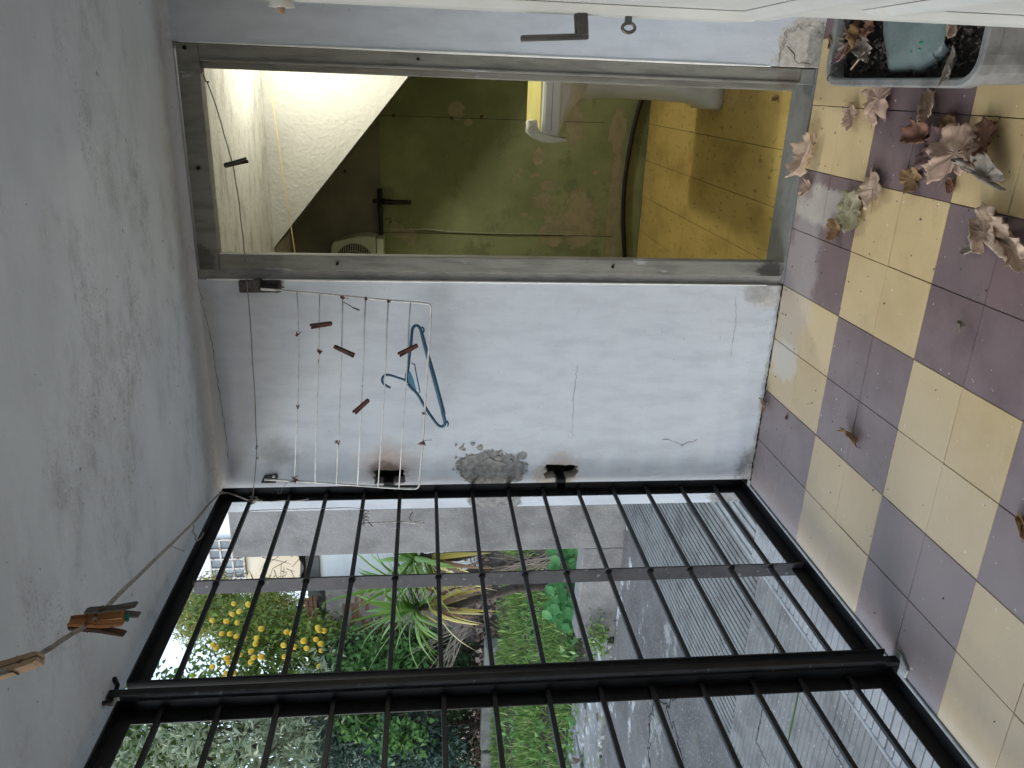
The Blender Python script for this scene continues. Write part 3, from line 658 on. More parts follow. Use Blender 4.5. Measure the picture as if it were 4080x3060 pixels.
# ================================================================== PLANTER AT THE RIGHT WALL
HP = .20
pt = empty('planter', (.80,-.76,0), 'grimy pale plastic planter box full of black soil beside the doorway', 'planter')
x0, x1, y0, y1 = .654, .952, -1.085, -.452
pcx, pcy, phx, phy = (x0+x1)/2, (y0+y1)/2, (x1-x0)/2, (y1-y0)/2
rim = .019
sh = loft(MB(), [rring(pcx,pcy,phx-.014,phy-.014,.05,.003), rring(pcx,pcy,phx-.006,phy-.006,.055,HP-.03), rring(pcx,pcy,phx,phy,.06,HP-.028), rring(pcx,pcy,phx,phy,.06,HP-.004), rring(pcx,pcy,phx-.004,phy-.004,.058,HP), rring(pcx,pcy,phx-rim+.004,phy-rim+.004,.045,HP), rring(pcx,pcy,phx-rim,phy-rim,.042,HP-.004), rring(pcx,pcy,phx-rim-.004,phy-rim-.004,.04,.12)], True, False)
obj('box', sh, m_planter, pt, smooth=False)
sb = MB(); nx_, ny_ = 20, 40
for j in range(ny_+1):
    for i in range(nx_+1):
        x = pcx+(i/nx_-.5)*2*(phx-rim-.003); y = pcy+(j/ny_-.5)*2*(phy-rim-.003)
        z = .165+.014*mnoise.noise((x*30,y*30,0))+.012*mnoise.noise((x*80,y*80,3))
        sb.v.append((x, y, z))
for j in range(ny_):
    for i in range(nx_): a = j*(nx_+1)+i; sb.f.append((a, a+1, a+nx_+2, a+nx_+1))
obj('soil', sb, m_potsoil, pt, smooth=True)
cl = MB()
for k in range(620):                         # clods and root bits
    c = V3((rnd.uniform(x0+.035,x1-.035), rnd.uniform(y0+.035,y1-.035), .172+rnd.uniform(0,.012))); r_ = rnd.uniform(.003,.011)
    if k % 3 == 0:
        d = V3((rnd.gauss(0,1),rnd.gauss(0,1),rnd.gauss(0,.3))).normalized()*rnd.uniform(.01,.03); cl.tube([c, c+d*.5+V3((0,0,.004)), c+d], [.0012,.0012,.0006], 4)
    else: cl.add([c+V3((r_*rnd.uniform(.5,1)*a, r_*rnd.uniform(.5,1)*b_, r_*rnd.uniform(.5,1)*c_)) for a, b_, c_ in ((1,0,0),(-1,0,0),(0,1,0),(0,-1,0),(0,0,1),(0,0,-1))], [(0,2,4),(2,1,4),(1,3,4),(3,0,4),(2,0,5),(1,2,5),(3,1,5),(0,3,5)])
m_clod = M('crumbly_peat', (.075,.060,.050), .95, (.02,.016,.014), 60, bump=.8, kind='World')
tag(obj('soil_clods', cl, m_clod, pt), kind='stuff')
# cut plastic bottle pressed into the soil
def glassy(name, col, mixf=.5):
    t = NT(name); t.done(col, .25, None, .5); tr = t.n('BsdfTransparent'); tr.inputs[0].default_value = (.75,.85,.82,1)
    mx = t.n('MixShader'); mx.inputs[0].default_value = mixf; t.link(t.bsdf.outputs[0], mx.inputs[1]); t.link(tr.outputs[0], mx.inputs[2]); t.link(mx.outputs[0], t.out.inputs[0]); return t.m
m_bot = glassy('cloudy_bottle_plastic', (.24,.29,.28), .5)
bo = MB(); rows = []
for i in range(9):
    y = -.74 - .19*i/8; rad = .085 if i < 6 else .085-.012*(i-5)
    rows.append([(.79+rad*1.25*math.cos(a), y+.006*math.sin(i*1.7+a*2), .165+rad*.62*math.sin(a)+.004*math.sin(a*5+i)) for a in np.linspace(0, math.pi, 15)])
for i, r in enumerate(rows): bo.v += r
for i in range(8):
    for k in range(14): a = i*15+k; bo.f.append((a, a+1, a+16, a+15))
bot = obj('cut_bottle', bo, m_bot, smooth=True); bot.modifiers.new('thick', 'SOLIDIFY').thickness = .002
tag(bot, 'half of a cloudy greenish plastic bottle lying in the planter soil', 'bottle')
mo = MB(); rr = random.Random(8)
for k in range(140):
    c = V3((.755+rr.gauss(0,.013), -.83+rr.gauss(0,.022), .186+rr.random()*.018)); r_ = rr.uniform(.003,.006)
    mo.add([c+V3((r_*a, r_*b_, r_*c_)) for a, b_, c_ in ((1,0,0),(-1,0,0),(0,1,0),(0,-1,0),(0,0,1),(0,0,-1))], [(0,2,4),(2,1,4),(1,3,4),(3,0,4),(2,0,5),(1,2,5),(3,1,5),(0,3,5)])
m_algae = M('bright_green_moss', (.012,.26,.12), .8, (.01,.10,.05), 90)
tag(obj('green_moss', mo, m_algae, smooth=True), 'tuft of bright green moss under the cut bottle', 'moss', kind='stuff')

# ================================================================== THE GATE
GX = -.79
BARZ = [1.881-.1318*k for k in range(14)]
def gate(y0, y1, mids, label, first):
    g = empty('barred_gate', (GX, y0, .03), label, 'gate', 'black barred gates closing the porch')
    def angle(name, a, b_):                  # vertical angle iron between heights, flange inwards along y
        pass
    s = -1
    # jambs (angle irons), rails
    obj('jamb', MB().box(GX-.004, GX+.0, y0-.042, y0, .03, 1.985).box(GX-.004, GX+.032, y0-.004, y0+.0006, .03, 1.985), m_black, g, bevel=.0012)
    obj('jamb', MB().box(GX-.004, GX+.0, y1, y1+.042, .03, 1.985).box(GX-.004, GX+.032, y1-.0006, y1+.004, .03, 1.985), m_black, g, bevel=.0012)
    obj('top_rail', MB().box(GX-.0045, GX+.0005, y1+.0425, y0-.0425, 1.945, 1.985).box(GX-.004, GX+.032, y1+.005, y0-.005, 1.981, 1.9855), m_black, g, bevel=.0012)
    obj('bottom_rail', MB().box(GX-.0045, GX+.0005, y1+.0425, y0-.0425, .055, .095).box(GX-.004, GX+.034, y1+.005, y0-.005, .0515, .0555), m_black, g, bevel=.0012)
    for y in mids: obj('mid_rail', MB().box(GX-.026, GX+.020, y-.003, y+.003, .057, 1.944), m_grey_rail, g, bevel=.001)
    for k, z in enumerate(BARZ):
        e0 = y0-.003
        if first and k in (6, 7): e0 = .03
        zz = z+rnd.gauss(0,.0015); dz = rnd.gauss(0,.002)
        obj('bar', MB().bar((GX+.0075 if e0 > 0 else GX+.007, e0, zz), (GX+.007, y1+.003, zz+dz), .013, .013), m_black, g, bevel=.0018)
        for y in mids:
            obj('weld', MB().tube([(GX+.007,y-.0115,zz),(GX+.007,y-.004,zz),(GX+.007,y+.004,zz),(GX+.007,y+.0115,zz)], [.0078,.0105,.0105,.0078], 8), m_black, g, smooth=True)
    return g
g1 = gate(-.030, -1.004, [-.575], 'black barred gate leaf next to the white wall with the drying rack', True)
for z in (1.397, .757): obj('hinge_strap', MB().box(GX+.004, GX+.046, -.034, .045, z-.017, z+.017), m_black, g1, bevel=.0015)
g2 = gate(-1.066, -2.14, [-1.60], 'black barred gate leaf left of the gate post, cut off by the picture edge', False)
post = empty('gate_post', (GX,-1.03,0), 'black iron post between the two barred gate leaves, floor to ceiling', 'post')
obj('post_bar', MB().box(GX-.006, GX+.022, -1.042, -1.016, -.01, ZC-.002), m_black, post, bevel=.0015)
obj('latch_edge', MB().box(GX-.002, GX+.040, -1.0625, -1.0555, .06, 1.98), m_grey_rail, post, bevel=.001)
obj('ceiling_hook', MB().tube([(GX+.02,-1.06,ZC-.001),(GX+.015,-1.05,ZC-.012),(GX+.012,-1.03,ZC-.016),(GX+.02,-1.00,ZC-.014),(GX+.03,-.985,ZC-.002)], .006, 6), m_black, post)
obj('mortar_foot', MB().prism(jag((GX+.03,-1.03,0), .03, .0, 4, 0, 1) if False else [(GX+.0-.01,-1.0,.0),(GX+.035,-1.005,.0),(GX+.04,-1.04,.0),(GX+.02,-1.075,.0),(GX-.01,-1.07,.0)], (0,0,.007)), m_cem, post, bevel=.003)

# --- sill, step and ribbed walkway outside
walk = struct(obj('walkway', MB().box(-2.30, -1.091, -2.4, 2.40, -.5, -.206), m_ribjoint))
sill = obj('gate_sill', MB().box(-.844, -.801, -3.3, -.001, -.3, .004), m_cem, walk, bevel=.003)
step = obj('step', MB().box(-1.090, -.845, -2.4, 2.3, -.45, -.037), m_cem, walk)
def rib_mesh(name, s, n, mat, d=.0045):
    mb = MB(); a = s/2; p = s/n; prof = [(-a, -.009)]; dirt = []
    for k in range(n):
        x = -a+k*p; prof += [(x+p*.02, -d), (x+p*.20, -d), (x+p*.27, 0), (x+p*.93, 0)]; dirt.append(4*k+1)
    prof += [(a, -d), (a, -.009)]
    for y in (-a, a): mb.v += [(x, y, z) for x, z in prof]
    L = len(prof)
    for k in range(L-1): mb.f.append((k, k+1, L+k+1, L+k))
    mb.f.append(tuple(range(L))); mb.f.append(tuple(L+k for k in reversed(range(L))))
    me = mesh(name, mb); me.materials.append(mat); me.materials.append(m_groove)
    for k in dirt: me.polygons[k].material_index = 1
    return me
m_groove = M('dirty_groove', (.115,.115,.112), .95, (.17,.17,.165), 6, kind='World', bump=.3)
rA = rib_mesh('pale_ribbed_tile', .242, 7, m_ribA); rB = rib_mesh('grey_ribbed_tile', .242, 7, m_ribB)
for j in range(-9, 9):
    y = -.045 + .245*(j+.5)
    o = obj('ribbed_tile', rA, None, step); o.location = (-.972, y, -.03+rnd.uniform(-.001,.001)); o.rotation_euler = (rnd.gauss(0,.003), rnd.gauss(0,.003), (0 if y > -.05 else math.pi/2))
    for i in range(5):
        x = -1.2135-.245*i; yy = .20+.245*(j+.5)
        if yy > 2.38: continue
        o = obj('ribbed_tile', rB, None, walk); o.location = (x, yy, -.20+rnd.uniform(-.0015,.0015)); o.rotation_euler = (rnd.gauss(0,.004), rnd.gauss(0,.004), (0 if yy > .2 else math.pi/2))
obj('nosing', MB().box(-1.118, -1.0935, -2.4, 2.3, -.07, -.031), m_cem, step, bevel=.008)
crack([(-1.5,-.045,0),(-2.06,-.047,0)], walk, .003, 31, (0,0,-.2015), 'joint_gap', .02, .002, (0,1,0))
obj('moss_joint', MB().tube([(-1.55,-.28,-.2),(-1.64,-.292,-.197),(-1.76,-.29,-.196),(-1.9,-.29,-.2)], [.0005,.0035,.003,.0005], 6), m_moss, walk)
obj('walkway_border', MB().box(-2.345, -2.302, -2.4, 2.40, -.5, -.197), m_cem, walk, bevel=.006)

patio = struct(obj('patio', MB().box(-9.5, -2.347, -6, 2.366, -.6, -.222), m_patio))
crack([(-2.5,1.05,0),(-2.75,1.0,0),(-2.95,1.08,0),(-3.1,1.3,0),(-3.4,1.35,0),(-3.9,1.1,0)], patio, .0035, 11, (0,0,-.222), amp=.022, step=.03, axis=(1,1,0))
crack([(-2.95,1.08,0),(-3.0,.8,0),(-3.2,.5,0),(-3.3,.1,0)], patio, .003, 12, (0,0,-.222), amp=.022, step=.03, axis=(1,1,0))
# lichened slabs between patio and lawn
for k in range(16):
    i, j = k % 8, k//8
    xa = -3.55-.62*i+rnd.uniform(-.03,.03); ya = 2.40+.60*j+rnd.uniform(0,.03)
    p = [(xa,ya),(xa-.57+rnd.uniform(-.03,.03),ya+rnd.uniform(-.02,.02)),(xa-.58+rnd.uniform(-.03,.03),ya+.55+rnd.uniform(-.03,.03)),(xa+rnd.uniform(-.03,.03),ya+.55+rnd.uniform(-.03,.03))]
    if j == 1 and rnd.random() < .25: continue
    z = -.20+rnd.uniform(-.015,.012)
    obj('paving_slab', MB().prism([(x, y, z-.06) for x, y in p], (rnd.gauss(0,.004),rnd.gauss(0,.004),.06)), m_slab, patio, bevel=.012)

# --- ground: one sheet, lawn rising gently towards the kerb
def gz(x, y):
    if y < 2.2: return -.27
    z = -.245 + max(0, min(y, 7.2)-3.4)*.108
    if y > 7.2: z = .165 + min((y-7.2)*.05, .15)
    return z + .02*mnoise.noise((x*.8, y*.8, 0))*min(1, max(0, y-2.6))
gb = MB(); xs = [-90,-60,-40,-28,-22]+[-18+.45*k for k in range(50)]+[6,12,25,50]; ys = [-60,-30,-15,-6,0,2.2]+[2.4+.4*k for k in range(26)]+[14,18,26,40,70,110]
for y in ys:
    for x in xs: gb.v.append((x, y, gz(x, y)))
for j in range(len(ys)-1):
    for i in range(len(xs)-1): a = j*len(xs)+i; gb.f.append((a, a+1, a+len(xs)+1, a+len(xs)))
struct(obj('ground', gb, m_soil, smooth=True))

# --- concrete pillar and low wall at the end of the walkway
pil = obj('concrete_pillar', MB().box(-2.655, -2.20, 2.42, 2.85, -.5, 2.66).box(-2.1995, -1.6, 2.60, 2.85, -.5, 2.70), m_conc, bevel=.012); tag(pil, 'tall rough grey concrete pillar standing behind the gate', 'pillar')
lw = obj('low_wall', MB().box(-3.50, -2.657, 2.43, 2.62, -.5, .075), m_conc, bevel=.012); tag(lw, 'low grey concrete wall running from the pillar below the round leaves', 'wall')

# --- kerb of the flower bed
for k in range(7):
    xr = onP(1060, 1398, (0,7.0,0), (0,1,0)).x - 1.05*k
    tag(obj('kerb_block', MB().box(xr-1.03, xr, 7.0+rnd.uniform(-.03,.03), 7.22, -.2, .40+rnd.uniform(-.02,.02)), m_kerb, bevel=.02),
        ['grey concrete kerb block under the yellowed strap leaves, nearest the pillar', 'second concrete kerb block of the flower bed, just right of the gate post', 'third concrete kerb block of the bed, behind the gate post', 'fourth concrete kerb block in deep shade left of the gate post', 'fifth concrete kerb block left of the gate post, at the picture edge', 'sixth concrete kerb block, out of the picture', 'seventh concrete kerb block, out of the picture'][k], 'kerb', 'concrete kerb blocks of the flower bed') if k < 5 else None

# ------------------------------------------------------------------ foliage
def cloud(name, pos, size, mat, parent, ratio=.4, up=.3, seed=0, fold=.25, droop=0.0, dirs=None, kind='stuff', tintbias=0):
    """many folded leaves as one mesh; pos (n,3)"""
    g = np.random.default_rng(seed); n = len(pos); pos = np.asarray(pos, float)
    d = g.normal(size=(n,3)); d[:,2] += up; d[:,2] -= droop
    if dirs is not None: d = d*.55 + np.asarray(dirs)
    d /= np.linalg.norm(d, axis=1)[:,None]
    a = g.normal(size=(n,3)); a[:,2] += .8
    s = np.cross(d, a); s /= np.linalg.norm(s, axis=1)[:,None]; nn = np.cross(s, d)
    L = size[0]+(size[1]-size[0])*g.random(n); W = L*ratio*(.8+.4*g.random(n))
    b = pos; t = pos+d*L[:,None]+nn*(-.15*L[:,None]); mid = pos+d*(L*.45)[:,None]
    l = mid+s*(W/2)[:,None]+nn*(W*fold)[:,None]; r = mid-s*(W/2)[:,None]+nn*(W*fold)[:,None]
    v = np.stack([b, l, t, r], 1).reshape(-1,3)
    idx = np.arange(n)[:,None]*4
    f = np.concatenate([idx+np.array([[0,2,1]]), idx+np.array([[0,3,2]])], 1).reshape(-1,3)
    me = bpy.data.meshes.new(name); me.vertices.add(len(v)); me.vertices.foreach_set('co', v.ravel())
    me.loops.add(len(f)*3); me.loops.foreach_set('vertex_index', f.ravel().astype(np.int32))
    me.polygons.add(len(f)); me.polygons.foreach_set('loop_start', np.arange(len(f))*3); me.polygons.foreach_set('loop_total', np.full(len(f),3))
    me.update(); at = me.attributes.new('tint', 'FLOAT', 'POINT')
    at.data.foreach_set('value', np.repeat(np.clip(g.beta(1.6,2.2,n)+tintbias,0,1), 4))
    me.materials.append(mat)
    o = obj(name, me, None, parent)
    if kind: o['kind'] = kind
    return o
def clumps(c, rad, nclump, per, cr, seed, shell=.35):
    """leaf positions in clumps spread through an ellipsoid"""
    g = np.random.default_rng(seed); c = np.array(c); rad = np.array(rad)
    q = g.normal(size=(nclump,3)); q /= np.linalg.norm(q, axis=1)[:,None]
    q = c+q*rad*(shell+(1-shell)*g.random(nclump)**.6)[:,None]
    p = np.repeat(q, per, 0)+g.normal(size=(nclump*per,3))*cr
    return p, q
def branches(mb, base, tips, r0, seed, k=7):
    rr = random.Random(seed)
    for tp in tips:
        a, b_ = V3(base), V3(tp); n = 5; pts = []
        for i in range(n+1):
            q = i/n; p = a.lerp(b_, q); p.z += (b_.z-a.z)*.18*math.sin(q*math.pi); p += V3((rr.gauss(0,.05),rr.gauss(0,.05),0))*(1 if 0 < i < n else 0); pts.append(p)
        mb.tube(pts, [r0*(1-.8*i/n) for i in range(n+1)], 5)
    return mb
def tree(name, label, base, fork, crown, leafargs, trunk_r, lim_r, nlimb, seed, group=None, cat='tree', bark=None):
    if base[1] < 7.6: dy_ = 7.6-base[1]; base = (base[0], 7.6, gz(base[0], 7.6)); fork = (fork[0], max(fork[1], 7.6), fork[2])
    t = empty(name, base, label, cat, group); b_ = V3(base); f_ = V3(fork)
    pos, tips = [], []
    for i, (c, rad, ncl, per, cr) in enumerate(crown):
        p, q = clumps(c, rad, ncl, per, cr, seed+i); pos.append(p); tips.append(q)
    tp = np.concatenate(tips); rr = np.random.default_rng(seed); sel = tp[rr.choice(len(tp), min(nlimb, len(tp)), replace=False)]
    tr = MB().tube([b_-V3((0,0,.1)), b_.lerp(f_,.3)+V3((.04,0,0)), b_.lerp(f_,.7)-V3((.03,.02,0)), f_], [trunk_r*1.3, trunk_r, trunk_r*.9, trunk_r*.7], 9)
    obj('trunk', tr, bark or m_bark, t, smooth=True)
    obj('limbs', branches(MB(), f_, sel, lim_r, seed), bark or m_bark, t, smooth=True)
    cloud('crown', np.concatenate(pos), leafargs[0], leafargs[1], t, seed=seed, **leafargs[2])
    return t
# lemon tree with every lemon a part
LC = atD(600,1445,14.38)
lt = tree('lemon_tree', 'lemon tree covered in ripe yellow lemons seen through the gate', (LC.x, LC.y, gz(LC.x, LC.y)), (LC.x, LC.y, 1.4),
     [((LC.x,LC.y,LC.z-.1),(1.15,1.1,1.55),130,24,.16), (tuple(atD(480,1330,14.3)),(.40,.4,.6),22,18,.14), (tuple(atD(640,1520,14.1)),(1.0,.8,1.4),70,26,.18), (tuple(atD(700,1370,13.6)),(.35,.35,.35),16,18,.14), (tuple(atD(560,1350,13.9)),(.4,.4,.5),18,18,.14)],
     ((.09,.15), m_l_lemon, dict(ratio=.5, up=.1)), .07, .022, 55, 11)
R4 = lambda a, b_: ((400+a*.39783)/K, (2400+b_*.39783)/K)
lemons = [R4(*p) for p in ((1335,15),(1480,20),(1390,92),(1320,118),(1262,190),(1120,182),(1370,205),(1460,258),(1215,315),(1298,315),(1362,340),(1432,355),(1563,355),(1555,410),(1612,265),(1510,490),(1535,550),(1610,550),(1505,597),(1268,563),(1285,605),(1122,645),(1330,705),(1260,710),(1235,770),(1150,800),(1035,800),(1125,425),(1160,455),(1360,525),(1395,525),(1865,297),(1925,310),(1835,430),(1940,445),(1900,512),(1840,545),(2035,385),(2065,460),(2160,370),(2180,258),(2195,280),(2195,640),(1995,780),(1465,815),(2240,285),(2208,414),(2212,482),(2278,782),(2240,732),(690,1500),(1120,1265))]
lm = mesh('lemon', MB().lathe([(.003,-.050),(.010,-.046),(.028,-.034),(.037,-.012),(.037,.012),(.028,.032),(.010,.043),(.003,.046)], (0,0,0), 12), True); lm.materials.append(m_lemon)
lg = lm.copy(); lg.materials.clear(); lg.materials.append(m_lemong)
for k, (a, b_) in enumerate(lemons + [R4(825,630), R4(922,730), R4(1490,212)]):
    o = obj('lemon', lg if k >= len(lemons) else lm, None, lt); o.matrix_parent_inverse = Matrix.Identity(4)
    o.location = atD(a, b_, 12.6+rnd.uniform(-.3,.3)) - lt.location
    o.rotation_euler = (rnd.gauss(0,.5), rnd.gauss(0,.5), rnd.uniform(0,6)); s_ = rnd.uniform(.98,1.25); o.scale = (s_,)*3
# feathery olive tree far behind
W = atD(500,1325,17.00)
cw = []
for (a, b_, r_) in ((450,1320,.5),(420,1335,.4),(500,1330,.55),(520,1375,.55),(600,1330,.55),(570,1310,.4),(640,1360,.45),(560,1350,.5),(470,1300,.35)):
    p = atD(a,b_,17.00); cw.append((tuple(p),(r_,r_,r_*.9),34,46,.15))
tree('feathery_tree', 'soft olive-green feathery tree behind the lemon tree', (W.x-.3, W.y, .1), (W.x-.3, W.y, 3.0), cw, ((.10,.20), m_l_willow, dict(ratio=.16, up=-.5)), .10, .02, 40, 21)
# silvery shrub left of the post
p0 = atD(470,1625,11.41)
tree('silvery_shrub', 'silvery-leaved shrub left of the gate post', (p0.x, p0.y, gz(p0.x,p0.y)), (p0.x, p0.y, .9),
     [(tuple(atD(460,1600,11.41)),(0.68,0.74,0.93),37,20,0.15), (tuple(atD(600,1625,11.41)),(0.62,0.62,0.62),31,20,0.14), (tuple(atD(300,1660,11.53)),(0.62,0.62,0.62),24,20,0.15), (tuple(atD(690,1480,11.90)),(0.43,0.50,0.50),12,18,0.14)],
     ((.11,.21), m_l_silver, dict(ratio=.30, up=0)), .03, .010, 16, 31, cat='shrub', bark=m_bark)
p0 = atD(300,1600,13.02)
tree('leafy_tree', 'bright mid-green leafy tree above the silvery shrub, left of the gate post', (p0.x, p0.y, gz(p0.x,p0.y)), (p0.x, p0.y, 1.8),
     [(tuple(atD(330,1570,13.02)),(0.99,0.87,0.87),80,26,0.17), (tuple(atD(260,1640,13.02)),(0.99,0.87,0.99),70,26,0.18), (tuple(atD(420,1660,13.27)),(0.87,0.87,1.12),60,24,0.17)],
     ((.09,.17), m_l_silver2, dict(ratio=.5, up=.1)), .06, .02, 40, 41)
p0 = atD(600,1640,14.26)
tree('dark_tree', 'dense dark-leaved tree standing behind the silvery shrub', (p0.x, p0.y, gz(p0.x,p0.y)), (p0.x, p0.y, 1.2),
     [(tuple(atD(500,1640,14.38)),(1.74,1.24,2.36),170,26,0.23), (tuple(atD(780,1600,13.89)),(1.36,0.99,1.12),130,28,0.21), (tuple(atD(860,1590,14.76)),(1.49,0.74,0.99),120,26,0.20), (tuple(atD(960,1620,14.14)),(1.61,0.62,0.62),150,28,0.18), (tuple(atD(950,1500,14.88)),(0.99,0.62,0.62),70,26,0.18)],
     ((.08,.14), m_l_dark, dict(ratio=.35, up=0)), .07, .025, 50, 51)
# bushes in the bed
def bush(name, label, px, dep, blobs, leaf, mat, kw, seed, cat='shrub'):
    p = atD(px[0], px[1], dep); yb_ = max(p.y, 7.5); base = (p.x, yb_, gz(p.x, yb_)); t = empty(name, base, label, cat, 'shrubs in the flower bed')
    pos, tips = [], []
    for i, (a, b_, rx, rz, ncl, per) in enumerate(blobs):
        q, w_ = clumps(atD(a, b_, dep+rnd.uniform(-.2,.2)), (rx, rx*.8, rz), ncl, per, .10, seed+i, .15); pos.append(q); tips.append(w_)
    tp = np.concatenate(tips); rr = np.random.default_rng(seed)
    obj('stems', branches(MB(), base, tp[rr.choice(len(tp), min(26, len(tp)), replace=False)], .007, seed), m_bark, t, smooth=True)
    cloud('foliage', np.concatenate(pos), leaf, mat, t, seed=seed, **kw); return t
bush('dark_olive_bush', 'dark small-leaved bush in front of the peeling pink wall', (900,1400), 13.1, [(770,1400,.42,.45,60,24),(850,1410,.55,.5,80,24),(730,1440,.35,.35,30,24),(900,1385,.35,.35,34,22)], (.055,.10), m_l_dark, dict(ratio=.3, up=.2), 61)
bush('fresh_green_bush', 'fresh green bush below the lemons, right of the gate post', (900,1480), 12.52, [(800,1440,0.52,0.62,55,18),(760,1500,0.50,0.56,45,18),(880,1430,0.37,0.37,24,18)], (0.081,0.149), m_l_fresh, dict(ratio=.55, up=.3), 71)
bush('ivy_bush', 'dark ivy-like bush just above the concrete kerb', (1010,1450), 13.14, [(980,1430,0.37,0.35,40,16),(950,1500,0.43,0.37,36,16),(1000,1480,0.37,0.22,26,16),(930,1400,0.25,0.25,14,14)], (0.081,0.138), m_l_dark, dict(ratio=.8, up=.3, tintbias=.2), 81)
bush('blue_green_bush', 'blue-green bush hanging over the dark bed left of the gate post', (1000,1620), 12.40, [(760,1590,0.43,0.56,60,20),(850,1630,0.56,0.56,80,20),(920,1590,0.43,0.43,50,18),(720,1650,0.50,0.62,50,18),(960,1640,0.43,0.37,60,18)], (0.069,0.138), m_l_teal, dict(ratio=.4, up=.1), 91)
bush('pale_vine', 'light green vine leaves climbing in the dark bush left of the gate post', (1000,1570), 12.03, [(800,1570,0.27,0.50,26,12),(870,1600,0.27,0.37,18,12)], (0.081,0.138), m_l_fresh, dict(ratio=.75, up=.2, tintbias=.15), 95)
# slanting bare trunk in the dark bush
tag(obj('leaning_trunk', MB().tube([atD(1005,1690,13.2), atD(945,1640,13.2), atD(925,1590,13.2), atD(890,1530,13.3), atD(830,1560,13.4)], [.08,.07,.06,.045,.03], 8), m_bark, smooth=True), 'leaning bare trunk inside the dark bush left of the gate post', 'trunk')
# bare twigs in front of the wall
tw = MB(); rr = random.Random(5)
for k in range(26):
    a = atD(1000+rr.uniform(-20,20), 1360+rr.uniform(-15,15), 9.2); b_ = atD(900+rr.uniform(-30,70), 1440+rr.uniform(-40,60), 9.3+rr.uniform(-.3,.3))
    tw.tube([a, a.lerp(b_,.5)+V3((rr.gauss(0,.05),0,rr.gauss(0,.05))), b_], [.0035,.0028,.0014], 4)
tag(obj('dead_twigs', tw, m_twig), 'tangle of pale dead twigs below the strap-leaved plant', 'twigs')
tw = MB()
for k in range(60):
    a = atD(rr.uniform(400,560), rr.uniform(1255,1275), 18); b_ = a+V3((rr.gauss(0,.5), rr.gauss(0,.3), rr.gauss(-.1,.4)))
    tw.tube([a, a.lerp(b_,.5)+V3((rr.gauss(0,.1),0,rr.gauss(0,.1))), b_], [.014,.010,.004], 4)
for k in range(30):
    a = atD(rr.uniform(560,660), rr.uniform(1150,1245), 19); b_ = a+V3((rr.gauss(0,.5), rr.gauss(0,.2), rr.gauss(0,.35)))
    tw.tube([a, a.lerp(b_,.5)+V3((rr.gauss(0,.1),0,rr.gauss(0,.1))), b_], [.012,.008,.004], 4)
tag(obj('bare_creeper', tw, m_twig), 'bare brown creeper twigs hanging over the cream house', 'creeper')
# litter of dead leaves in the bed and lawn
g = np.random.default_rng(3)
pos = [(x, y, gz(x,y)+.03+.25*g.random()**2) for x, y in zip(g.uniform(-16,-6.5,2600), g.uniform(7.25,9.6,2600))]
cloud('leaf_litter', pos, (.06,.12), m_l_dead, None, ratio=.7, up=.4, seed=5); tag(bpy.data.objects['leaf_litter'], 'brown leaf litter on the flower bed behind the kerb', 'leaf litter')

# strap-leaved plants on stems
def strap(pts_dir, L, wd, sag, base, seed, name, mat, parent, tint):
    rr = random.Random(seed); d = V3(pts_dir).normalized(); n = 7; p = V3(base); mb = MB(); side = d.cross(V3((0,0,1)))
    side = side.normalized() if side.length > .1 else V3((1,0,0)); tw_ = rr.uniform(-.5,.5)
    for i in range(n+1):
        q = i/n; wq = wd*(1-.6*abs(2*q-.75)**1.6) if q < .95 else wd*.05
        wq = wd*min(1, .55+1.8*q)*max(.03, (1-q**2.2)); sd = (side*math.cos(tw_*q)+V3((0,0,1))*math.sin(tw_*q))*wq/2
        fold = d.cross(sd).normalized()*wq*.16
        mb.v += [tuple(p-sd+fold), tuple(p), tuple(p+sd+fold)]
        d = (d+V3((0,0,-sag/n))).normalized(); p = p+d*(L/n)
    for i in range(n):
        for k in (0,1): a = i*3+k; mb.f.append((a, a+1, a+4, a+3))
    me = mesh(name, mb, True); at = me.attributes.new('tint', 'FLOAT', 'POINT'); at.data.foreach_set('value', [min(1,max(0,tint+.25*(i//3)/n-.1)) for i in range(len(mb.v))])
    return obj(name, me, mat, parent)
def rosette(label, c, foot, seed, n=46, L=(.5,.9), dead=16):
    rr = random.Random(seed); t = empty('strap_leaved_plant', foot, label, 'plant', 'strap-leaved plants behind the low wall')
    cc = V3(c); f_ = V3(foot)
    obj('stem', MB().tube([f_-V3((0,0,.1)), f_.lerp(cc,.4)+V3((.05,0,0)), f_.lerp(cc,.8)-V3((.04,0,.02)), cc], [.05,.045,.045,.03], 8), m_bark, t, smooth=True)
    for k in range(n):
        a = k*2.399+rr.uniform(-.3,.3); el = rr.uniform(-.1,1.35)*(1 if k < n*.8 else .6)
        d = V3((math.cos(a)*math.cos(el), math.sin(a)*math.cos(el), math.sin(el)))
        strap(d, rr.uniform(*L), rr.uniform(.035,.06), rr.uniform(.45,1.5), cc+V3((0,0,rr.uniform(-.06,.06))), seed*100+k, 'leaf', m_l_strap, t, rr.random()*.7)
    for k in range(dead):
        a = rr.uniform(0,6.28); el = rr.uniform(-.9,.1); d = V3((math.cos(a)*math.cos(el), math.sin(a)*math.cos(el), math.sin(el)))
        mt = m_l_strapy if k % 5 < 3 else m_l_strapb
        strap(d, rr.uniform(L[0]*.7, L[1]*.9), rr.uniform(.035,.06), rr.uniform(1.2,2.6), cc-V3((0,0,rr.uniform(.05,.22))), seed*100+60+k, 'yellow_leaf' if mt == m_l_strapy else 'dead_leaf', mt, t, rr.random())
    return t
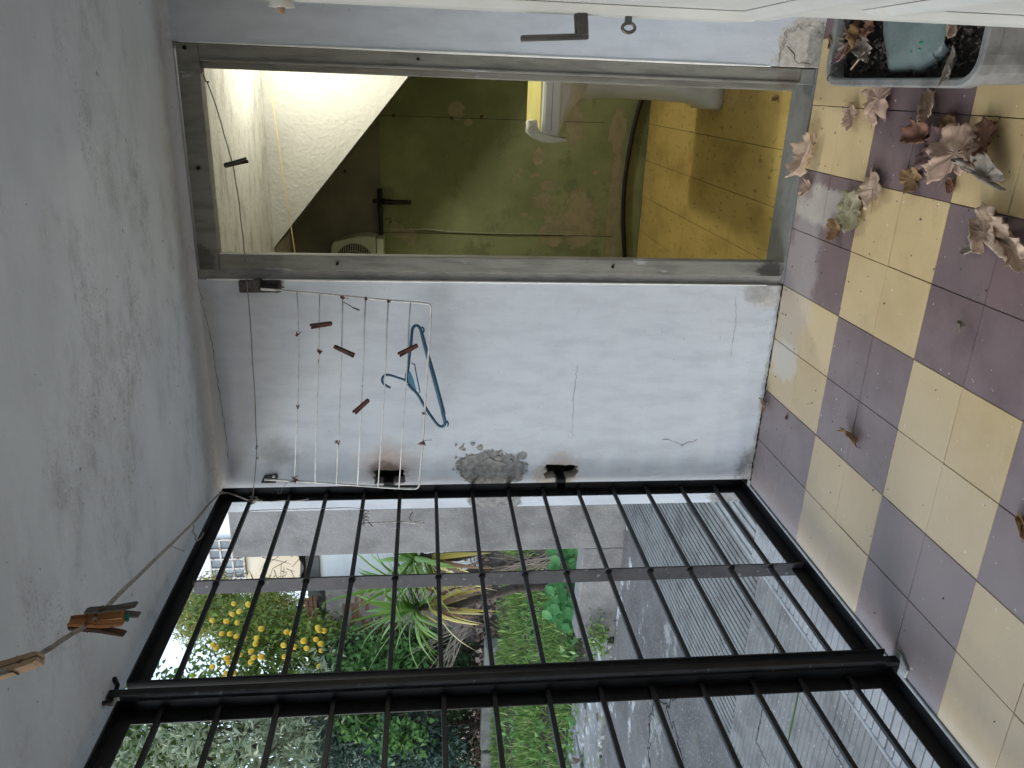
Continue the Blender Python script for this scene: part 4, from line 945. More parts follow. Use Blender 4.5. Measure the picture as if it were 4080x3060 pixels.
for lab, (a, b_, dep), sd, n, L_, de in (
    ('strap-leaved plant with drooping yellow leaves in the middle of the gate opening', (898,1312,7.3), 2, 58, (.42,.76), 34),
    ('strap-leaved plant half hidden by the concrete pillar', (905,1205,6.9), 3, 54, (.45,.80), 18),
    ('strap-leaved plant between the two larger ones, nearly behind the flat gate rail', (875,1258,7.6), 4, 34, (.45,.80), 14)):
    c = atD(a, b_, dep); rosette(lab, c, (c.x+.15, c.y+.1, gz(c.x, c.y)), sd, n, L_, de)
stx = MB(); rr = random.Random(12)
for k in range(30):
    a = atD(1090+rr.uniform(-60,40), 1190+rr.uniform(0,70), 6.9); b_ = atD(1200+rr.uniform(-20,40), 1190+rr.uniform(-5,60), 6.8+rr.uniform(-.1,.3)); stx.tube([a, a.lerp(b_,.5)+V3((rr.gauss(0,.03),0,rr.gauss(0,.03))), b_], [.0045,.004,.003], 4)
tag(obj('dry_stalks', stx, m_twig), 'thicket of dry stalks under the strap-leaved plants', 'stalks')
# nasturtiums over the low wall
nz_ = empty('nasturtium', (-3.0,2.75,-.1), 'nasturtium with round bright green leaves spilling over the low wall', 'plant')
rr = random.Random(77)
def nleaf(c, r, nrm, parent, tint):
    n = 12; nrm = V3(nrm).normalized(); a = nrm.orthogonal().normalized(); b_ = nrm.cross(a); mb = MB(); mb.v.append(tuple(V3(c)))
    for q, rad in ((.45,.5),(.0,1.0)):
        for k in range(n):
            th = 2*math.pi*k/n; w_ = 1+.06*math.sin(th*5+r*900)
            mb.v.append(tuple(V3(c)+(a*math.cos(th)+b_*math.sin(th))*r*rad*w_+nrm*r*(.12*rad+.05*math.sin(th*3)*rad)))
    for k in range(n):
        k2 = (k+1) % n; mb.f += [(0,1+k,1+k2),(1+k,1+n+k,1+n+k2,1+k2)]
    me = mesh('leaf', mb, True); at = me.attributes.new('tint','FLOAT','POINT'); at.data.foreach_set('value', [1.0]+[tint]*(2*n)); 
    o = obj('leaf', me, m_l_nast, parent); return o
spots = [(1192+rr.uniform(-4,62), 1182+rr.uniform(0,90)) for _ in range(44)] + [(1200+rr.uniform(-20,52), 1270+rr.uniform(0,60)) for _ in range(34)] + [(1185+rr.uniform(0,60), 1320+rr.uniform(0,45)) for _ in range(14)]
stm = MB()
for a, b_ in spots:
    p = onP(a, b_, (0, 2.68+rr.uniform(-.1,.35), 0), (0,1,0)); r_ = rr.uniform(.030,.052)
    nleaf(p, r_, (rr.gauss(.4,.25), rr.gauss(-.9,.2), rr.gauss(.55,.25)), nz_, rr.random()*.9)
    stm.tube([p, p+V3((rr.gauss(0,.03), .08, -.08)), p+V3((rr.gauss(0,.06), .12, -.2))], .0028, 4)
obj('stems', stm, m_l_nast, nz_)
# small tuft at the foot of the low wall
ft = empty('fern_tuft', onZ(1318,1372,-.2), 'small feathery green weed at the foot of the low wall', 'plant')
c = onZ(1318,1372,-.2); g = np.random.default_rng(9)
cloud('fronds', np.array(c)+g.normal(size=(420,3))*np.array((.10,.07,.05))+np.array((0,0,.10)), (.02,.05), m_l_grass, ft, ratio=.5, up=.8, seed=4)

# lawn: blades and broad weeds
g = np.random.default_rng(17); P_ = []
n = 62000; x = g.uniform(-15.5,-3.2,n); y = g.uniform(3.25,7.0,n)
dens = np.array([mnoise.noise((a*.9, b_*.9, 5))+.35*mnoise.noise((a*2.7,b_*2.7,1)) for a, b_ in zip(x, y)])
near = np.clip((y-3.3)/1.2, 0, 1)
keep = g.random(n) < np.clip(.42+1.5*dens, .04, 1)*(.10+.90*near)
x, y = x[keep], y[keep]
pos = np.stack([x, y, np.array([gz(a, b_) for a, b_ in zip(x, y)])], 1)
lawn = cloud('grass', pos, (.07,.20), m_l_grass, None, ratio=.085, up=1.6, seed=6); tag(lawn, 'patchy green lawn and weeds between the paving and the kerb', 'grass')
n = 4200; x = g.uniform(-15,-3.4,n); y = g.uniform(3.3,7.0,n)
keep = np.array([mnoise.noise((a*.7, b_*.7, 9)) > .02 for a, b_ in zip(x, y)]); x, y = x[keep], y[keep]
pos = np.stack([x, y, np.array([gz(a, b_)+.05 for a, b_ in zip(x, y)])], 1)
tag(cloud('broad_weeds', pos, (.05,.11), m_l_fresh, None, ratio=.7, up=.5, seed=7), 'broad-leaved weeds growing through the lawn', 'weeds')
pos = [(x_, y_, gz(x_, y_)+.03) for x_, y_ in zip(g.uniform(-11,-3.5,130), g.uniform(2.5,7.5,130))]
tag(cloud('fallen_leaves', pos, (.06,.11), m_l_dead, None, ratio=.6, up=.3, seed=8), 'dry fallen leaves scattered over the lawn and slabs', 'leaves')

# ------------------------------------------------------------------ walls and houses behind
bwl = empty('peeling_garden_wall', (-9,10,0), 'old garden wall with peeling pink plaster and bare brick along the top', 'wall')
YW = 9.55; xr = onY(690, 1222, YW).x; zt = onY(652, 1290, YW).z
obj('plaster', MB().box(-24, xr, YW, YW+.28, -.3, zt-.42), m_peel, bwl)
obj('core', MB().box(-24, xr-.02, YW+.05, YW+.28, zt-.4195, zt-.27), m_roof, bwl)
bm_ = mesh('brick', MB().box(-.118, .118, -.06, .06, -.032, .032)); bm_.materials.append(m_brick)
def bricks(x0, x1, z0, rows, dy, skip=0):
    for r_ in range(rows):
        xx = x1-(.125 if r_ % 2 else .0)
        while xx > x0:
            if rnd.random() >= skip:
                o = obj('brick', bm_, None, bwl); o.matrix_parent_inverse = Matrix.Identity(4)
                o.location = V3((xx-.12, YW+dy+rnd.uniform(-.012,.012), z0+.076*r_)) - bwl.location; o.rotation_euler = (0, rnd.gauss(0,.02), rnd.gauss(0,.03))
            xx -= .25
bricks(xr-5.0, xr, zt-.225, 3, .06, .08)
for px, wd, rows in (((770,1290),.5,4),((820,1330),.6,5),((760,1345),.5,3),((870,1345),.4,3),((800,1262),.5,3)):
    p = onY(px[0], px[1], YW); bricks(p.x-wd, p.x, p.z, rows, .045, .30)
lh = empty('white_outbuilding', (xr+2, 11, 0), 'low whitewashed outbuilding with a corrugated roof edge behind the pillar', 'building')
YO = 9.38; xo = onY(720, 1256, YO).x; zo = onY(690, 1215, YO).z
obj('wall', MB().box(xo, xo+5, YO, YO+2.5, -.3, zo), m_hwhite, lh)
z2 = onY(643, 1215, YO-.25).z
obj('fascia', MB().box(xo-.25, xo+5, YO-.06, YO-.01, zo+.0, z2-.10), m_roof, lh)
cg = MB(); nn = 90
for k in range(nn+1):
    xx = xo-.35+5.4*k/nn; zz = z2-.03+.035*math.sin(k*.9)
    cg.v += [(xx, YO-.12, zz), (xx, YO+2.6, zz+.35), (xx, YO-.12, zz-.012), (xx, YO+2.6, zz+.338)]
for k in range(nn):
    a = 4*k; cg.f += [(a,a+4,a+5,a+1),(a+2,a+3,a+7,a+6),(a,a+2,a+6,a+4)]
obj('corrugated_roof', cg, m_roof, lh, smooth=True)
hs_ = empty('cream_house', (-8,17,0), 'cream and white house with a small-paned window, seen above the concrete pillar', 'building')
YH = 17.0; xh = onY(500, 1268, YH).x; 
obj('wall', MB().box(xh, xh+12, YH, YH+6, -.3, 12), m_hcream, hs_)
zq = onY(527, 1200, YH).z
obj('upper_band', MB().box(xh-.02, xh+12, YH-.03, YH-.001, zq, 11.9), m_hwhite, hs_)
w0, w1 = onY(531, 1246, YH-.06), onY(449, 1166, YH-.06)
wi = obj('window', MB().box(w0.x, w1.x, YH-.05, YH-.032, w0.z, w1.z), m_hole, hs_)
dxw, dzw = (w1.x-w0.x), (w1.z-w0.z); fw = .045
for i in range(5): obj('mullion', MB().box(w0.x+dxw*i/4-fw/2, w0.x+dxw*i/4+fw/2, YH-.11, YH-.055, w0.z, w1.z), m_winframe, wi)
for j in range(4): obj('glazing_bar', MB().box(w0.x-fw/2, w1.x+fw/2, YH-.105, YH-.060, w0.z+dzw*j/3-fw/2, w0.z+dzw*j/3+fw/2), m_winframe, wi)
for i in range(4):
    for j in range(3): obj('pane', MB().box(w0.x+dxw*i/4+fw/2+.005, w0.x+dxw*(i+1)/4-fw/2-.005, YH-.075, YH-.07, w0.z+dzw*j/3+fw/2+.005, w0.z+dzw*(j+1)/3-fw/2-.005), m_pane, wi)
zs = onY(640,1200,YH).z

# ================================================================== DRYING RACK ON THE WALL
RP, RN = V3((0,-.045,1.78)), V3((0,1,-.14)).normalized()       # the rack hangs a little off the wall
rk = lambda p: onP(p[0], p[1], RP, RN)
rack = empty('drying_rack', rk(C3(1150,440)), 'white wire drying rack folded down against the wall', 'drying rack')
def smooth_path(pts, it=2, closed=False):
    pts = [V3(p) for p in pts]
    for _ in range(it):
        o = [pts[0]]
        for a, b_ in zip(pts, pts[1:]): o += [a.lerp(b_,.25), a.lerp(b_,.75)]
        pts = o+[pts[-1]]
    return pts
fp = [C3(480,380), C3(1000,425), C3(1500,475), C3(1960,512), C3(2008,530), C3(2010,600), C3(1992,900), C3(1970,1200), C3(1945,1600), C4(1930,380), C4(1898,760), C4(1892,835), C4(1850,858), C4(1500,838), C4(1000,800), C4(600,772), C4(375,765)]
obj('frame', MB().tube(smooth_path([rk(p) for p in fp], 1), .0034, 8), m_whitewire, rack, smooth=True)
for pts in ((C3(697,402),C3(708,600),C3(716,1000),C3(708,1400),C4(700,125),C4(675,752)), (C3(920,420),C3(916,700),C3(910,1000),C3(890,1640),C4(875,792)), (C3(1145,440),C3(1135,1000),C3(1110,1640),C4(1085,806)),
            (C3(1368,463),C3(1350,1000),C3(1325,1600),C4(1290,822)), (C3(1590,487),C3(1565,1100),C3(1540,1600),C4(1490,836)), (C3(1806,503),C3(1765,1300),C3(1740,1640),C4(1695,850))):
    obj('wire', MB().tube([rk(p)+V3((0,-.004,0)) for p in pts], .0020, 6), m_whitewire, rack, smooth=True)
rr = random.Random(21)
def knot(p, parent, s=.006, tail=.02, mat=None):
    p = V3(p); mb = MB()
    for k in range(5):
        a = p+V3((rr.gauss(0,s*.5), rr.gauss(0,s*.3), rr.gauss(0,s*.5))); d = V3((rr.gauss(0,1),rr.gauss(0,.5),rr.gauss(0,1))).normalized()
        mb.tube([a-d*s, a+V3((0,-.002,0)), a+d*s*1.2], [.0014,.0026,.0012], 5)
    d = V3((rr.gauss(0,.4), 0, -1)).normalized(); q = p+d*tail
    mb.tube([p, p.lerp(q,.5)+V3((.003,0,0)), q, q+V3((.006,0,.002))], .0009, 4)
    return obj('wire_knot', mb, mat or m_rust, parent)
for p, s, tl in ((C3(705,815),.006,.012), (C3(912,985),.007,.012), (C3(700,1525),.004,.008), (C3(1140,450),.005,.02), (C3(1370,465),.004,.006), (C3(1590,492),.004,.006), (C4(1100,395),.007,.008), (C4(1928,385),.009,.03), (C4(675,768),.011,.02), (C4(1940,112),.004,.012)):
    knot(rk(p)+V3((0,-.004,0)), rack, s, tl)
obj('loose_wire', MB().tube([rk(C4(640,775)), rk(C4(590,800)), rk(C4(550,850)), rk(C4(545,880))+V3((0,-.01,0)), rk(C4(510,895))+V3((0,-.01,0)), rk(C4(515,870))], .0011, 5), m_wire, rack)
# wooden cleat and iron bracket that hold the arms
cl_ = MB(); a, b_ = onY(*C3(130,345), -.012), onY(*C3(540,345), -.012)
cl_.bar(a+V3((0,.0,-.0)), b_, .040, .020, (0,1,0)); cl_.bar(onY(*C3(300,270), -.010), onY(*C3(330,380), -.014), .030, .03, (0,1,0))
cleat = obj('wooden_cleat', cl_, m_darkwood, rack, bevel=.004)
obj('split_wood', MB().tube([onY(*C3(420,300), -.02), onY(*C3(500,330), -.02), onY(*C3(570,360), -.012)], [.003,.006,.002], 5), m_darkwood, cleat)
obj('black_clip', MB().bar(onY(*C3(330,345), -.035), onY(*C3(510,375), -.035), .024, .012, (0,1,0)), m_black, cleat, bevel=.002)
obj('white_chip', MB().bar(onY(*C3(340,374), -.043), onY(*C3(495,384), -.043), .007, .003, (0,1,0)), m_white, cleat)
br_ = obj('iron_bracket', MB().prism([onY(*C4(*q), -.002) for q in ((345,790),(380,720),(500,708),(512,745),(488,790))], (0,-.008,0)), m_metaldark, rack, bevel=.0015)
obj('bracket_screw', MB().tube([onY(*C4(468,737), -.0105), onY(*C4(468,737), -.013)], .005, 10), m_white, br_)

# ------------------------------------------------------------------ clothes pegs
def peg_mesh(mats, seed):
    pass
def peg(label, jaw, tail, stack, mat, mat2=None, L=.074, group='clothes pegs', w=.0095, open_=1.0):
    jaw, tail = V3(jaw), V3(tail); z = (jaw-tail).normalized(); y = V3(stack); y = (y-z*y.dot(z)).normalized(); x = y.cross(z)
    t = empty('clothes_peg', (0,0,0), label, 'clothes peg', group)
    mw = Matrix(((x.x,y.x,z.x),(x.y,y.y,z.y),(x.z,y.z,z.z))).to_4x4(); mw.translation = jaw-z*(L/2)
    t.matrix_world = mw
    k = L/.072; hw = w/2*k
    for s, mt in ((1, mat), (-1, mat2 or mat)):
        prof = [(.0006,.036),(.0045,.0355),(.0062,.030),(.0066,.004),(.0070,-.004),(.0062+.0045*open_,-.034),(.0038+.0045*open_,-.036),(.0022+.004*open_,-.034),(.0006,-.006),(.0006,.014),(.0020,.018),(.0006,.022)]
        o = obj('leg', MB().prism([(-hw, s*a*k, b_*k) for a, b_ in prof], (2*hw,0,0)), mt, None, bevel=.0006, segs=1); o.parent = t
    sp = MB()
    for q in (-.5, 0, .5): sp.tube([(hw*q*1.2, .0056*k*math.cos(a), .0056*k*math.sin(a)) for a in np.linspace(0,6.28,11)[:-1]], .0011, 5, closed=True)
    sp.tube([(hw*.6,.0056*k,0),(hw*.62,.0078*k,.012*k),(-hw*.62,.0078*k,.012*k)], .001, 5); sp.tube([(-hw*.6,-.0056*k,0),(-hw*.62,-.0078*k,.012*k),(hw*.62,-.0078*k,.012*k)], .001, 5)
    o = obj('spring', sp, m_rust, None); o.parent = t
    return t
def rp(a, dy=-.016): return rk(a)+V3((0,dy,0))
peg('red-brown peg on the second rack wire, nearest the doorway', rp(C3(1045,695)), rp(C3(842,725)), (1,-.45,.2), m_peg_brown, m_peg_red, open_=.45)
peg('dark brown peg on the third rack wire, tilted to the right', rp(C3(1062,918)), rp(C3(1258,1008)), (1,-.45,.2), m_peg_brown, open_=.45)
peg('red-brown peg on the sixth rack wire, behind the blue hanger', rp(C3(1878,908)), rp(C3(1650,1025)), (1,-.45,.2), m_peg_red, open_=.45)
peg('red-brown peg on the fourth rack wire, lowest towards the gate', rp(C3(1402,1440)), rp(C3(1250,1575)), (1,-.45,.2), m_peg_red, m_peg_brown, open_=.45)
# broken peg half dangling at the third wire
tag(obj('broken_peg', MB().bar(rk(C3(1250,548))+V3((0,-.01,0)), rk(C3(1310,572))+V3((0,-.01,0)), .006, .005).tube([rk(C3(1140,495)), rk(C3(1180,515)), rk(C3(1250,548))+V3((0,-.01,0))], .0016, 5), m_peg_grey), 'broken grey peg half hanging by a thread from the rack', 'clothes peg')
# ------------------------------------------------------------------ hanger
HN = lambda p: onP(p[0], p[1], V3((0,-.090,1.3)), V3((0,1,-.10)).normalized())
hg = empty('clothes_hanger', HN(C3(1560,1215)), 'blue plastic clothes hanger dangling from the rack', 'hanger')
body = [C3(1775,1290),C3(1765,1230),C3(1782,1165),C3(1790,1080),C3(1803,980),C3(1815,880),C3(1822,775),C3(1840,738),C3(1872,728),C3(1902,752),C3(1925,830),C3(1960,970),C3(2018,1160),C3(2078,1390),C3(2135,1600),C4(2122,105),C4(2148,200),C4(2140,235),C4(2105,248),C4(2070,228),C4(2000,130),C4(1950,55),C3(1900,1440),C3(1862,1385),C3(1812,1342),C3(1785,1300)]
pb = smooth_path([HN(p) for p in body], 1)
rad = [.0052+.0025*max(0, math.sin(math.pi*(i/len(pb)-.36)/.30)) if .36 < i/len(pb) < .66 else .0052 for i in range(len(pb))]
obj('body', MB().tube(pb, rad, 8), m_blue, hg, smooth=True)
hook = smooth_path([HN(p) for p in (C3(1775,1275),C3(1740,1258),C3(1680,1240),C3(1610,1215),C3(1565,1212),C3(1535,1235),C3(1528,1270),C3(1540,1300),C3(1575,1322),C3(1612,1340))], 2)
obj('hook', MB().tube(hook, .0045, 8), m_blue, hg, smooth=True)
obj('web', MB().prism([HN(p)+V3((0,.0015,0)) for p in (C3(1788,1165),C3(1812,1190),C3(1840,1262),C3(1868,1375),C3(1818,1342),C3(1788,1300),C3(1766,1230))], (0,-.003,0)), m_bluelite, hg)
obj('inner_bar', MB().tube([HN(p) for p in (C3(1820,1098),C3(1848,1112),C3(1862,1190),C3(1880,1280),C3(1900,1380),C3(1878,1402))], .0022, 6), m_blue, hg, smooth=True)
obj('notch', MB().tube([HN(p) for p in (C3(1918,742),C3(1938,762),C3(1940,790),C3(1928,800))], .0032, 6), m_blue, hg, smooth=True)
obj('notch', MB().tube([HN(p) for p in (C4(2165,190),C4(2178,215),C4(2172,242))], .0032, 6), m_blue, hg, smooth=True)

# ------------------------------------------------------------------ washing line across the doorway
def zig(pts, r, seed, amp=.0008):
    q = random.Random(seed); pts = smooth_path(pts, 2); return [p+V3((q.gauss(0,amp), q.gauss(0,amp), q.gauss(0,amp))) for p in pts]
e1 = onX(546, 1085, GX+.007)
line1 = [onY(447,176,-.018), onY(470,238,-.03), onY(492,320,-.04), onY(503,352,-.045), onY(518,450,-.05), onY(534,600,-.06), onY(545,760,-.07), onY(553,900,-.08), onY(555,990,-.085), e1+V3((.012,0,.0))]
ln1 = empty('washing_line', line1[0], 'thin dirty string stretched from the door frame to the gate', 'washing line')
zp = zig(line1, .002, 3, .0005); obj('string', MB().tube(zp, [.0015+.0004*rr.random() for _ in zp], 6), m_string, ln1)
kn = knot(e1+V3((.01,0,-.004)), ln1, .013, .03, m_string)
for p in (onY(555,990,-.085), onY(554,965,-.083)): knot(p, ln1, .003, .006, m_string)
P1 = onY(504,352,-.045); 
peg('dark peg hanging on the string in front of the bright bathroom', onY(484,358,-.05), onY(524,348,-.05), (.7,-.7,0), m_peg_grey, m_peg_brown, open_=.6)
# second line running from the gate corner towards the camera
k0, d0 = (472,1062), 2.72; k1, d1 = (215,1335), 1.06; k2, d2 = (42,1440), .86
def lp(a, b_, q): i = (1/a[1])*(1-q)+(1/b_[1])*q; return atD(a[0][0]*(1-q)+b_[0][0]*q, a[0][1]*(1-q)+b_[0][1]*q, 1/i)
mids = [((470,1066),2.70),((420,1128),2.05),((330,1213),1.52),((222,1318),1.10),((200,1345),1.05),((150,1372),.98),((90,1412),.90),((0,1468),.82)]
rope = [onX(490,1065,GX+.03)] + [atD(*m_[0], m_[1]) for m_ in mids] + [V3((.35,-2.3,1.71)), V3((.774,-2.45,1.74))]
ln2 = empty('rope_line', rope[0], 'grey cotton rope running from the gate corner under the ceiling', 'washing line')
zp = zig(rope, .003, 9, .0003); obj('rope', MB().tube(zp, [.0030+.0005*rr.random() for _ in zp], 7), m_rope, ln2, smooth=True)
zz = [atD(415,1130,2.03), atD(420,1140,2.05), atD(415,1150,2.05), atD(425,1158,2.06), atD(420,1168,2.06), atD(432,1166,2.07), atD(440,1150,2.07)]
obj('fraying', MB().tube(smooth_path(zz, 2), .0018, 5), m_rope, ln2)
obj('tie', MB().tube(smooth_path([onX(478,1066,GX+.035), onX(470,1062,GX+.03), onX(500,1066,GX+.035), onX(530,1078,GX+.03), e1], 2), .0026, 6), m_rope, ln2)
zz = [atD(365,1178,1.66), atD(385,1186,1.68), atD(398,1190,1.7)]; obj('thread', MB().tube(smooth_path(zz, 1), .0012, 5), m_rope, ln2)
S5 = crop(0, 2200, .36166)
def p5(a, b_, d): q = S5(a, b_); return atD(q[0], q[1], d)
left = -_r
peg('weathered grey peg on the rope, furthest from the camera', p5(945,668,1.09), p5(1390,640,1.09), left*.9+_f*.35, m_peg_grey)
peg('orange wooden peg with one green leg, in the middle of the rope cluster', p5(785,752,1.07), p5(1420,705,1.07), left*.5+_f*.8, m_peg_green, m_peg_orange, L=.076)
peg('blackened brown peg on the rope, nearest of the cluster', p5(758,800,1.03), p5(1380,838,1.03), left*.9+_f*.35, m_peg_brown, m_peg_orange, L=.074)
peg('pale new wooden peg on the rope at the picture edge', p5(455,1165,.84), p5(-120,1345,.84), left*.75-_f*.65, m_peg_pale, L=.080, w=.012, open_=.5)
# wires twisted round the gate bars
gw = empty('gate_wires', (GX,-.3,1.6), 'loose grey wires twisted round the gate bars', 'wire')
yx = lambda a, b_, dx=.016: onX(*C4(a, b_), GX+dx)
obj('wire', MB().tube(smooth_path([yx(290,975), yx(450,982), yx(560,968), yx(660,975), yx(740,968), yx(810,952)], 2), .0018, 5), m_wire, gw)
obj('wire', MB().tube(smooth_path([yx(215,1078), yx(250,1066), yx(600,1058), yx(1000,1045), yx(1250,1038), yx(1380,1066), yx(1400,1080)], 2), .0018, 5), m_wire, gw)
co_ = []
for k in range(40): a = k*.55; c = yx(1372+.0*k, 1085+k*3.0, .007); co_.append(c+V3((.0095*math.cos(a), 0, .0095*math.sin(a))))
obj('wire_coil', MB().tube(co_, .0019, 5), m_wire, gw)
obj('wire', MB().tube(smooth_path([yx(1335,1200), yx(1380,1190), yx(1550,1183), yx(1700,1178), yx(1790,1182), yx(1850,1195), yx(1930,1190), yx(1945,1175), yx(1900,1172), yx(1830,1180), yx(1800,1160), yx(1800,1120), yx(1830,1080)], 2), .0022, 5), m_wire, gw)
obj('wire', MB().tube([yx(1395,1180), yx(1415,1200), yx(1435,1225)], .0018, 5), m_wire, gw)

# ================================================================== DRY LEAVES ON THE FLOOR
def dry_leaf(label, px, size, rot, curl, kind, seed, lobes=5, fold=0.0, lift=.0, elong=1.0, z0=0.0):
    q = random.Random(seed); NR, NS = 9, 64; vs, ve = [], []; fs = []
    ph = [q.uniform(0,6.28) for _ in range(6)]
    cx_ = q.uniform(-.3,.3)
    for i in range(NR+1):
        t_ = i/NR
        for k in range(NS):
            th = 2*math.pi*k/NS
            lob = abs(math.cos(lobes*th/2))**.75
            R_ = (.74+.26*lob)*(1-.45*(abs(th-math.pi) < .35)*(1-abs(th-math.pi)/.35))
            R_ *= 1+.05*math.sin(th*23+ph[0])*t_+.05*math.sin(th*13+ph[4])*t_+.10*math.sin(th*3+ph[1])+.07*math.sin(th*7+ph[2])+.10*mnoise.noise((math.cos(th)*2.2+ph[3]*5, math.sin(th)*2.2, ph[5]))
            x = t_*R_*math.cos(th)*elong; y = t_*R_*math.sin(th)
            vein = max(0, 1-abs(math.sin(lobes*th/2))*t_*14) if t_ > 0 else 1
            z = .55*curl*(y*y*1.1+.35*x*x*(1 if x > 0 else .4)) + .08*math.sin(x*5+ph[3])*t_ + .06*math.sin(y*8+ph[4]+x*3)*t_ + .05*math.sin(th*13+ph[5])*t_*t_ + .20*t_*mnoise.noise((x*3+ph[0]*9, y*3, ph[1]*7)) + .09*t_*mnoise.noise((x*9+ph[2]*9, y*9, 2)) + .045*t_*math.cos(th*lobes*2) - .03*vein*t_
            if fold and y > 0:                                     # one side rolled over
                a_ = fold*1.9*min(1.2, y/.55); rr_ = .55/(fold*1.9); y, z = rr_*math.sin(a_)-z*math.sin(a_)*.5, z*math.cos(a_)+rr_*(1-math.cos(a_))
            vs.append(V3((x, y, z))*size*.5); ve.append(vein*(.35+.65*(1-t_*.5)))
    for i in range(NR):
        for k in range(NS): k2 = (k+1) % NS; a = i*NS; fs.append((a+k, a+k2, a+NS+k2, a+NS+k))
    mb = MB(); mb.v = [tuple(v) for v in vs]; mb.f = fs
    me = mesh('dry_leaf', mb, True); at = me.attributes.new('vein','FLOAT','POINT'); at.data.foreach_set('value', ve)
    o = obj('dry_leaf', me, m_dl[kind]); so_ = o.modifiers.new('thick','SOLIDIFY'); so_.thickness = .0007
    e = Matrix.Rotation(rot, 4, 'Z') @ Matrix.Rotation(q.gauss(0,.12)+lift, 4, 'Y') @ Matrix.Rotation(q.gauss(0,.15), 4, 'X')
    mz = min((e @ v).z for v in vs); p = onZ(px[0], px[1], z0+size*.12)
    e.translation = V3((p.x, p.y, z0+.0012-mz)); o.matrix_world = e
    st = MB().tube([V3((0,0,.001))*1, V3((-.28*size,.02*size,.004)), V3((-.62*size,.07*size,.012))], [.0012,.0011,.0008], 5)
    if q.random() < .6: s2 = obj('stalk', st, m_dl[kind], None); s2.parent = o
    tag(o, label, 'leaf', 'dry leaves on the tiled floor'); return o
LV = [('long curled pale dry leaf lying across the grey threshold', (1752,335), .085, 2.9, 1.5, 'pale', 1.7, 1.3, 0),
 ('small pale leaf tip on the purple tile beside the threshold', (1742,408), .055, 2.0, .9, 'pale', 1.0, 0, 0),
 ('pinkish-brown crinkled leaf on the yellow tile below the planter', (1838,252), .070, 1.1, .5, 'pink', 1.0, 0, 0),
 ('broad pinkish leaf lying half under the planter edge', (1898,212), .120, .2, .12, 'pink', 1.0, 0, 0),
 ('greenish-grey flat leaf beside the pale lobed leaf', (1835,455), .115, 1.9, .30, 'green', 1.25, 0, 0),
 ('narrow brown leaf scrap next to the greenish leaf', (1804,494), .060, 1.4, .7, 'brown', 1.3, 0, 0),
 ('pale lobed leaf on the corner between purple and yellow tiles', (1884,408), .105, .7, .35, 'pale', 1.0, 0, 0),
 ('small brown leaf alone on the purple tile', (1967,388), .062, 1.5, .8, 'brown', 1.2, 0, 0),
 ('pale pointed leaf tilted up, nearest the planter', (2012,238), .085, 1.0, .9, 'pale', 1.4, .8, .3),
 ('dark red folded leaf in the pile on the purple tile', (1990,300), .095, 1.7, 1.1, 'red', 1.2, 1.1, .1),
 ('plum-coloured ribbed leaf in the pile', (2012,322), .085, 2.3, .7, 'plum', 1.2, 0, .2),
 ('upright brown leaf in the middle of the pile', (2047,285), .075, .9, .9, 'brown', 1.1, .9, .4),
 ('largest pale pink leaf on top of the pile', (2078,332), .125, .3, .22, 'pink', 1.0, 0, .05),
 ('red-brown leaf sticking out behind the largest leaf', (2126,315), .100, -.5, .5, 'red', 1.1, 0, .15),
 ('small twisted pale leaf at the left foot of the pile', (2036,370), .060, 2.6, 1.4, 'pale', 1.1, 1.3, 0),
 ('grey rolled leaf at the edge of the pile', (2138,383), .085, 1.3, 1.4, 'grey', 1.5, 1.5, 0),
 ('pale curled leaf at the right edge on the purple tile', (2125,500), .095, .6, .9, 'pale', 1.1, .5, .1),
 ('big pale crumpled leaf at the right edge of the floor', (2178,535), .125, 1.2, .9, 'pale', 1.1, .9, .25),
 ('shrivelled small pale leaf left of the big crumpled one', (2108,537), .060, 2.1, 1.3, 'grey', 1.2, .9, 0),
 ('curled tan leaf standing against the foot of the white wall', (1655,880), .055, 1.5, 1.4, 'pale', 1.3, .8, .2),
 ('lone brown curled leaf in the middle of the purple tiles', (1841,946), .058, 1.45, 1.6, 'brown', 1.5, .9, 0),
 ('brown leaf cut off at the edge of the picture, near the gate side', (2209,1140), .050, 1.0, 1.2, 'brown', 1.1, .9, .2),
 ('red-brown scrap of leaf beside the big yellow tile', (2056,400), .036, .4, .9, 'red', 1.0, .5, 0),
 ('tiny red-brown scrap near the wall', (1700,902), .018, .4, .9, 'red', 1.0, .5, 0),
 ('small grey fluffy scrap on the purple tile', (2083,703), .028, .4, 1.5, 'grey', 1.0, 1.4, 0)]
for k, (lab, px, sz, ro, cu, kd, el, fo, li) in enumerate(LV):
    dry_leaf(lab, px, sz*1.12, ro, cu, kd, 40+k, 5 if el < 1.15 else 3, fo, li, el, .006 if k == 0 else 0.0)
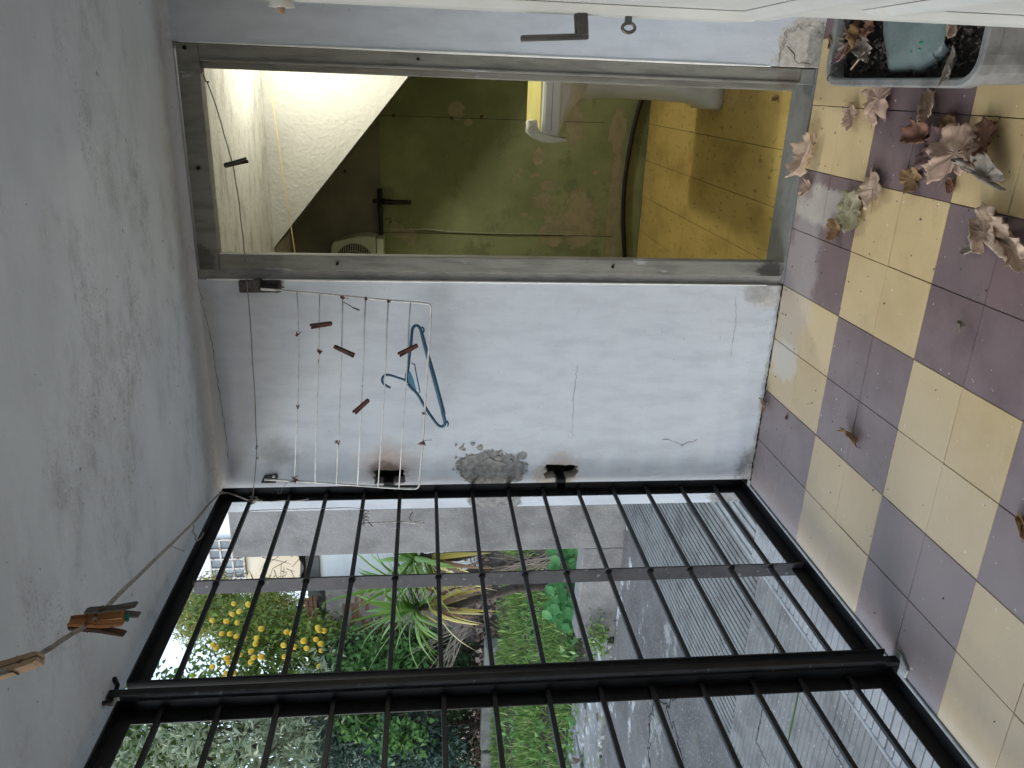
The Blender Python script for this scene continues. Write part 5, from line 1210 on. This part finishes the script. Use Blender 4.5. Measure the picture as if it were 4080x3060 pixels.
# leaves in the planter
for k, (lab, px, sz, ro, cu, kd) in enumerate((('brown curled leaf standing in the planter soil', (1850,78), .080, .4, 1.3, 'brown'), ('pale leaf lying on the planter soil', (1862,112), .075, 1.2, .8, 'grey'), ('whitish crumbled leaf at the far end of the planter', (1826,78), .06, .3, 1.4, 'grey'), ('cracked pale scrap at the near end of the planter', (2060,58), .055, .8, 1.2, 'pale'),
    ('small dark leaf in the planter below the whitish one', (1822,120), .05, 2.1, 1.2, 'plum'), ('red-brown sliver beside the cut bottle', (1878,70), .055, 1.9, 1.3, 'red'), ('narrow grey leaf at the near left corner of the planter', (2055,150), .055, .2, 1.3, 'grey'), ('curled brown scrap in the far corner of the planter', (1800,95), .045, 1.2, 1.3, 'brown'))):
    o = dry_leaf(lab, px, sz, ro, cu, kd, 90+k, 3, .7, .2, 1.5, .182); o['group'] = 'leaves in the planter'
tag(obj('pale_straw', MB().tube([onZ(1838,150,.19), onZ(1868,112,.196)], .0022, 5), m_peg_pale), 'pale straw lying across the planter soil', 'straw')
tag(obj('dead_root', MB().tube(smooth_path([onZ(1770,168,.02), onZ(1778,152,.05), onZ(1790,142,.12), onZ(1812,150,.205), onZ(1830,152,.19)], 2), [.003]*100, 5) if False else MB().tube(smooth_path([V3((.668,-.42,.002)), V3((.662,-.44,.06)), V3((.664,-.452,.15)), V3((.668,-.47,.206)), V3((.70,-.50,.19))], 2), .003, 5), m_bark), 'dead black root hanging over the far end of the planter', 'root')
# grit and crumbs
cb = MB(); q = random.Random(2)
for k in range(170):
    p = V3((q.uniform(-.75,.64), -abs(q.gauss(0,.55))-.02, .0015)); r_ = q.uniform(.0008,.0028)
    if k < 50: p = V3((q.uniform(.2,.64), q.uniform(-1.0,-.1), .0015))
    cb.add([p+V3((r_*a*q.uniform(.6,1.6), r_*b_*q.uniform(.6,1.6), r_*c_)) for a, b_, c_ in ((1,0,0),(-1,0,0),(0,1,0),(0,-1,0),(0,0,1),(0,0,-1))], [(0,2,4),(2,1,4),(1,3,4),(3,0,4),(2,0,5),(1,2,5),(3,1,5),(0,3,5)])
tag(obj('floor_grit', cb, m_darkwood), 'dark grit scattered over the porch tiles', 'grit', kind='stuff')
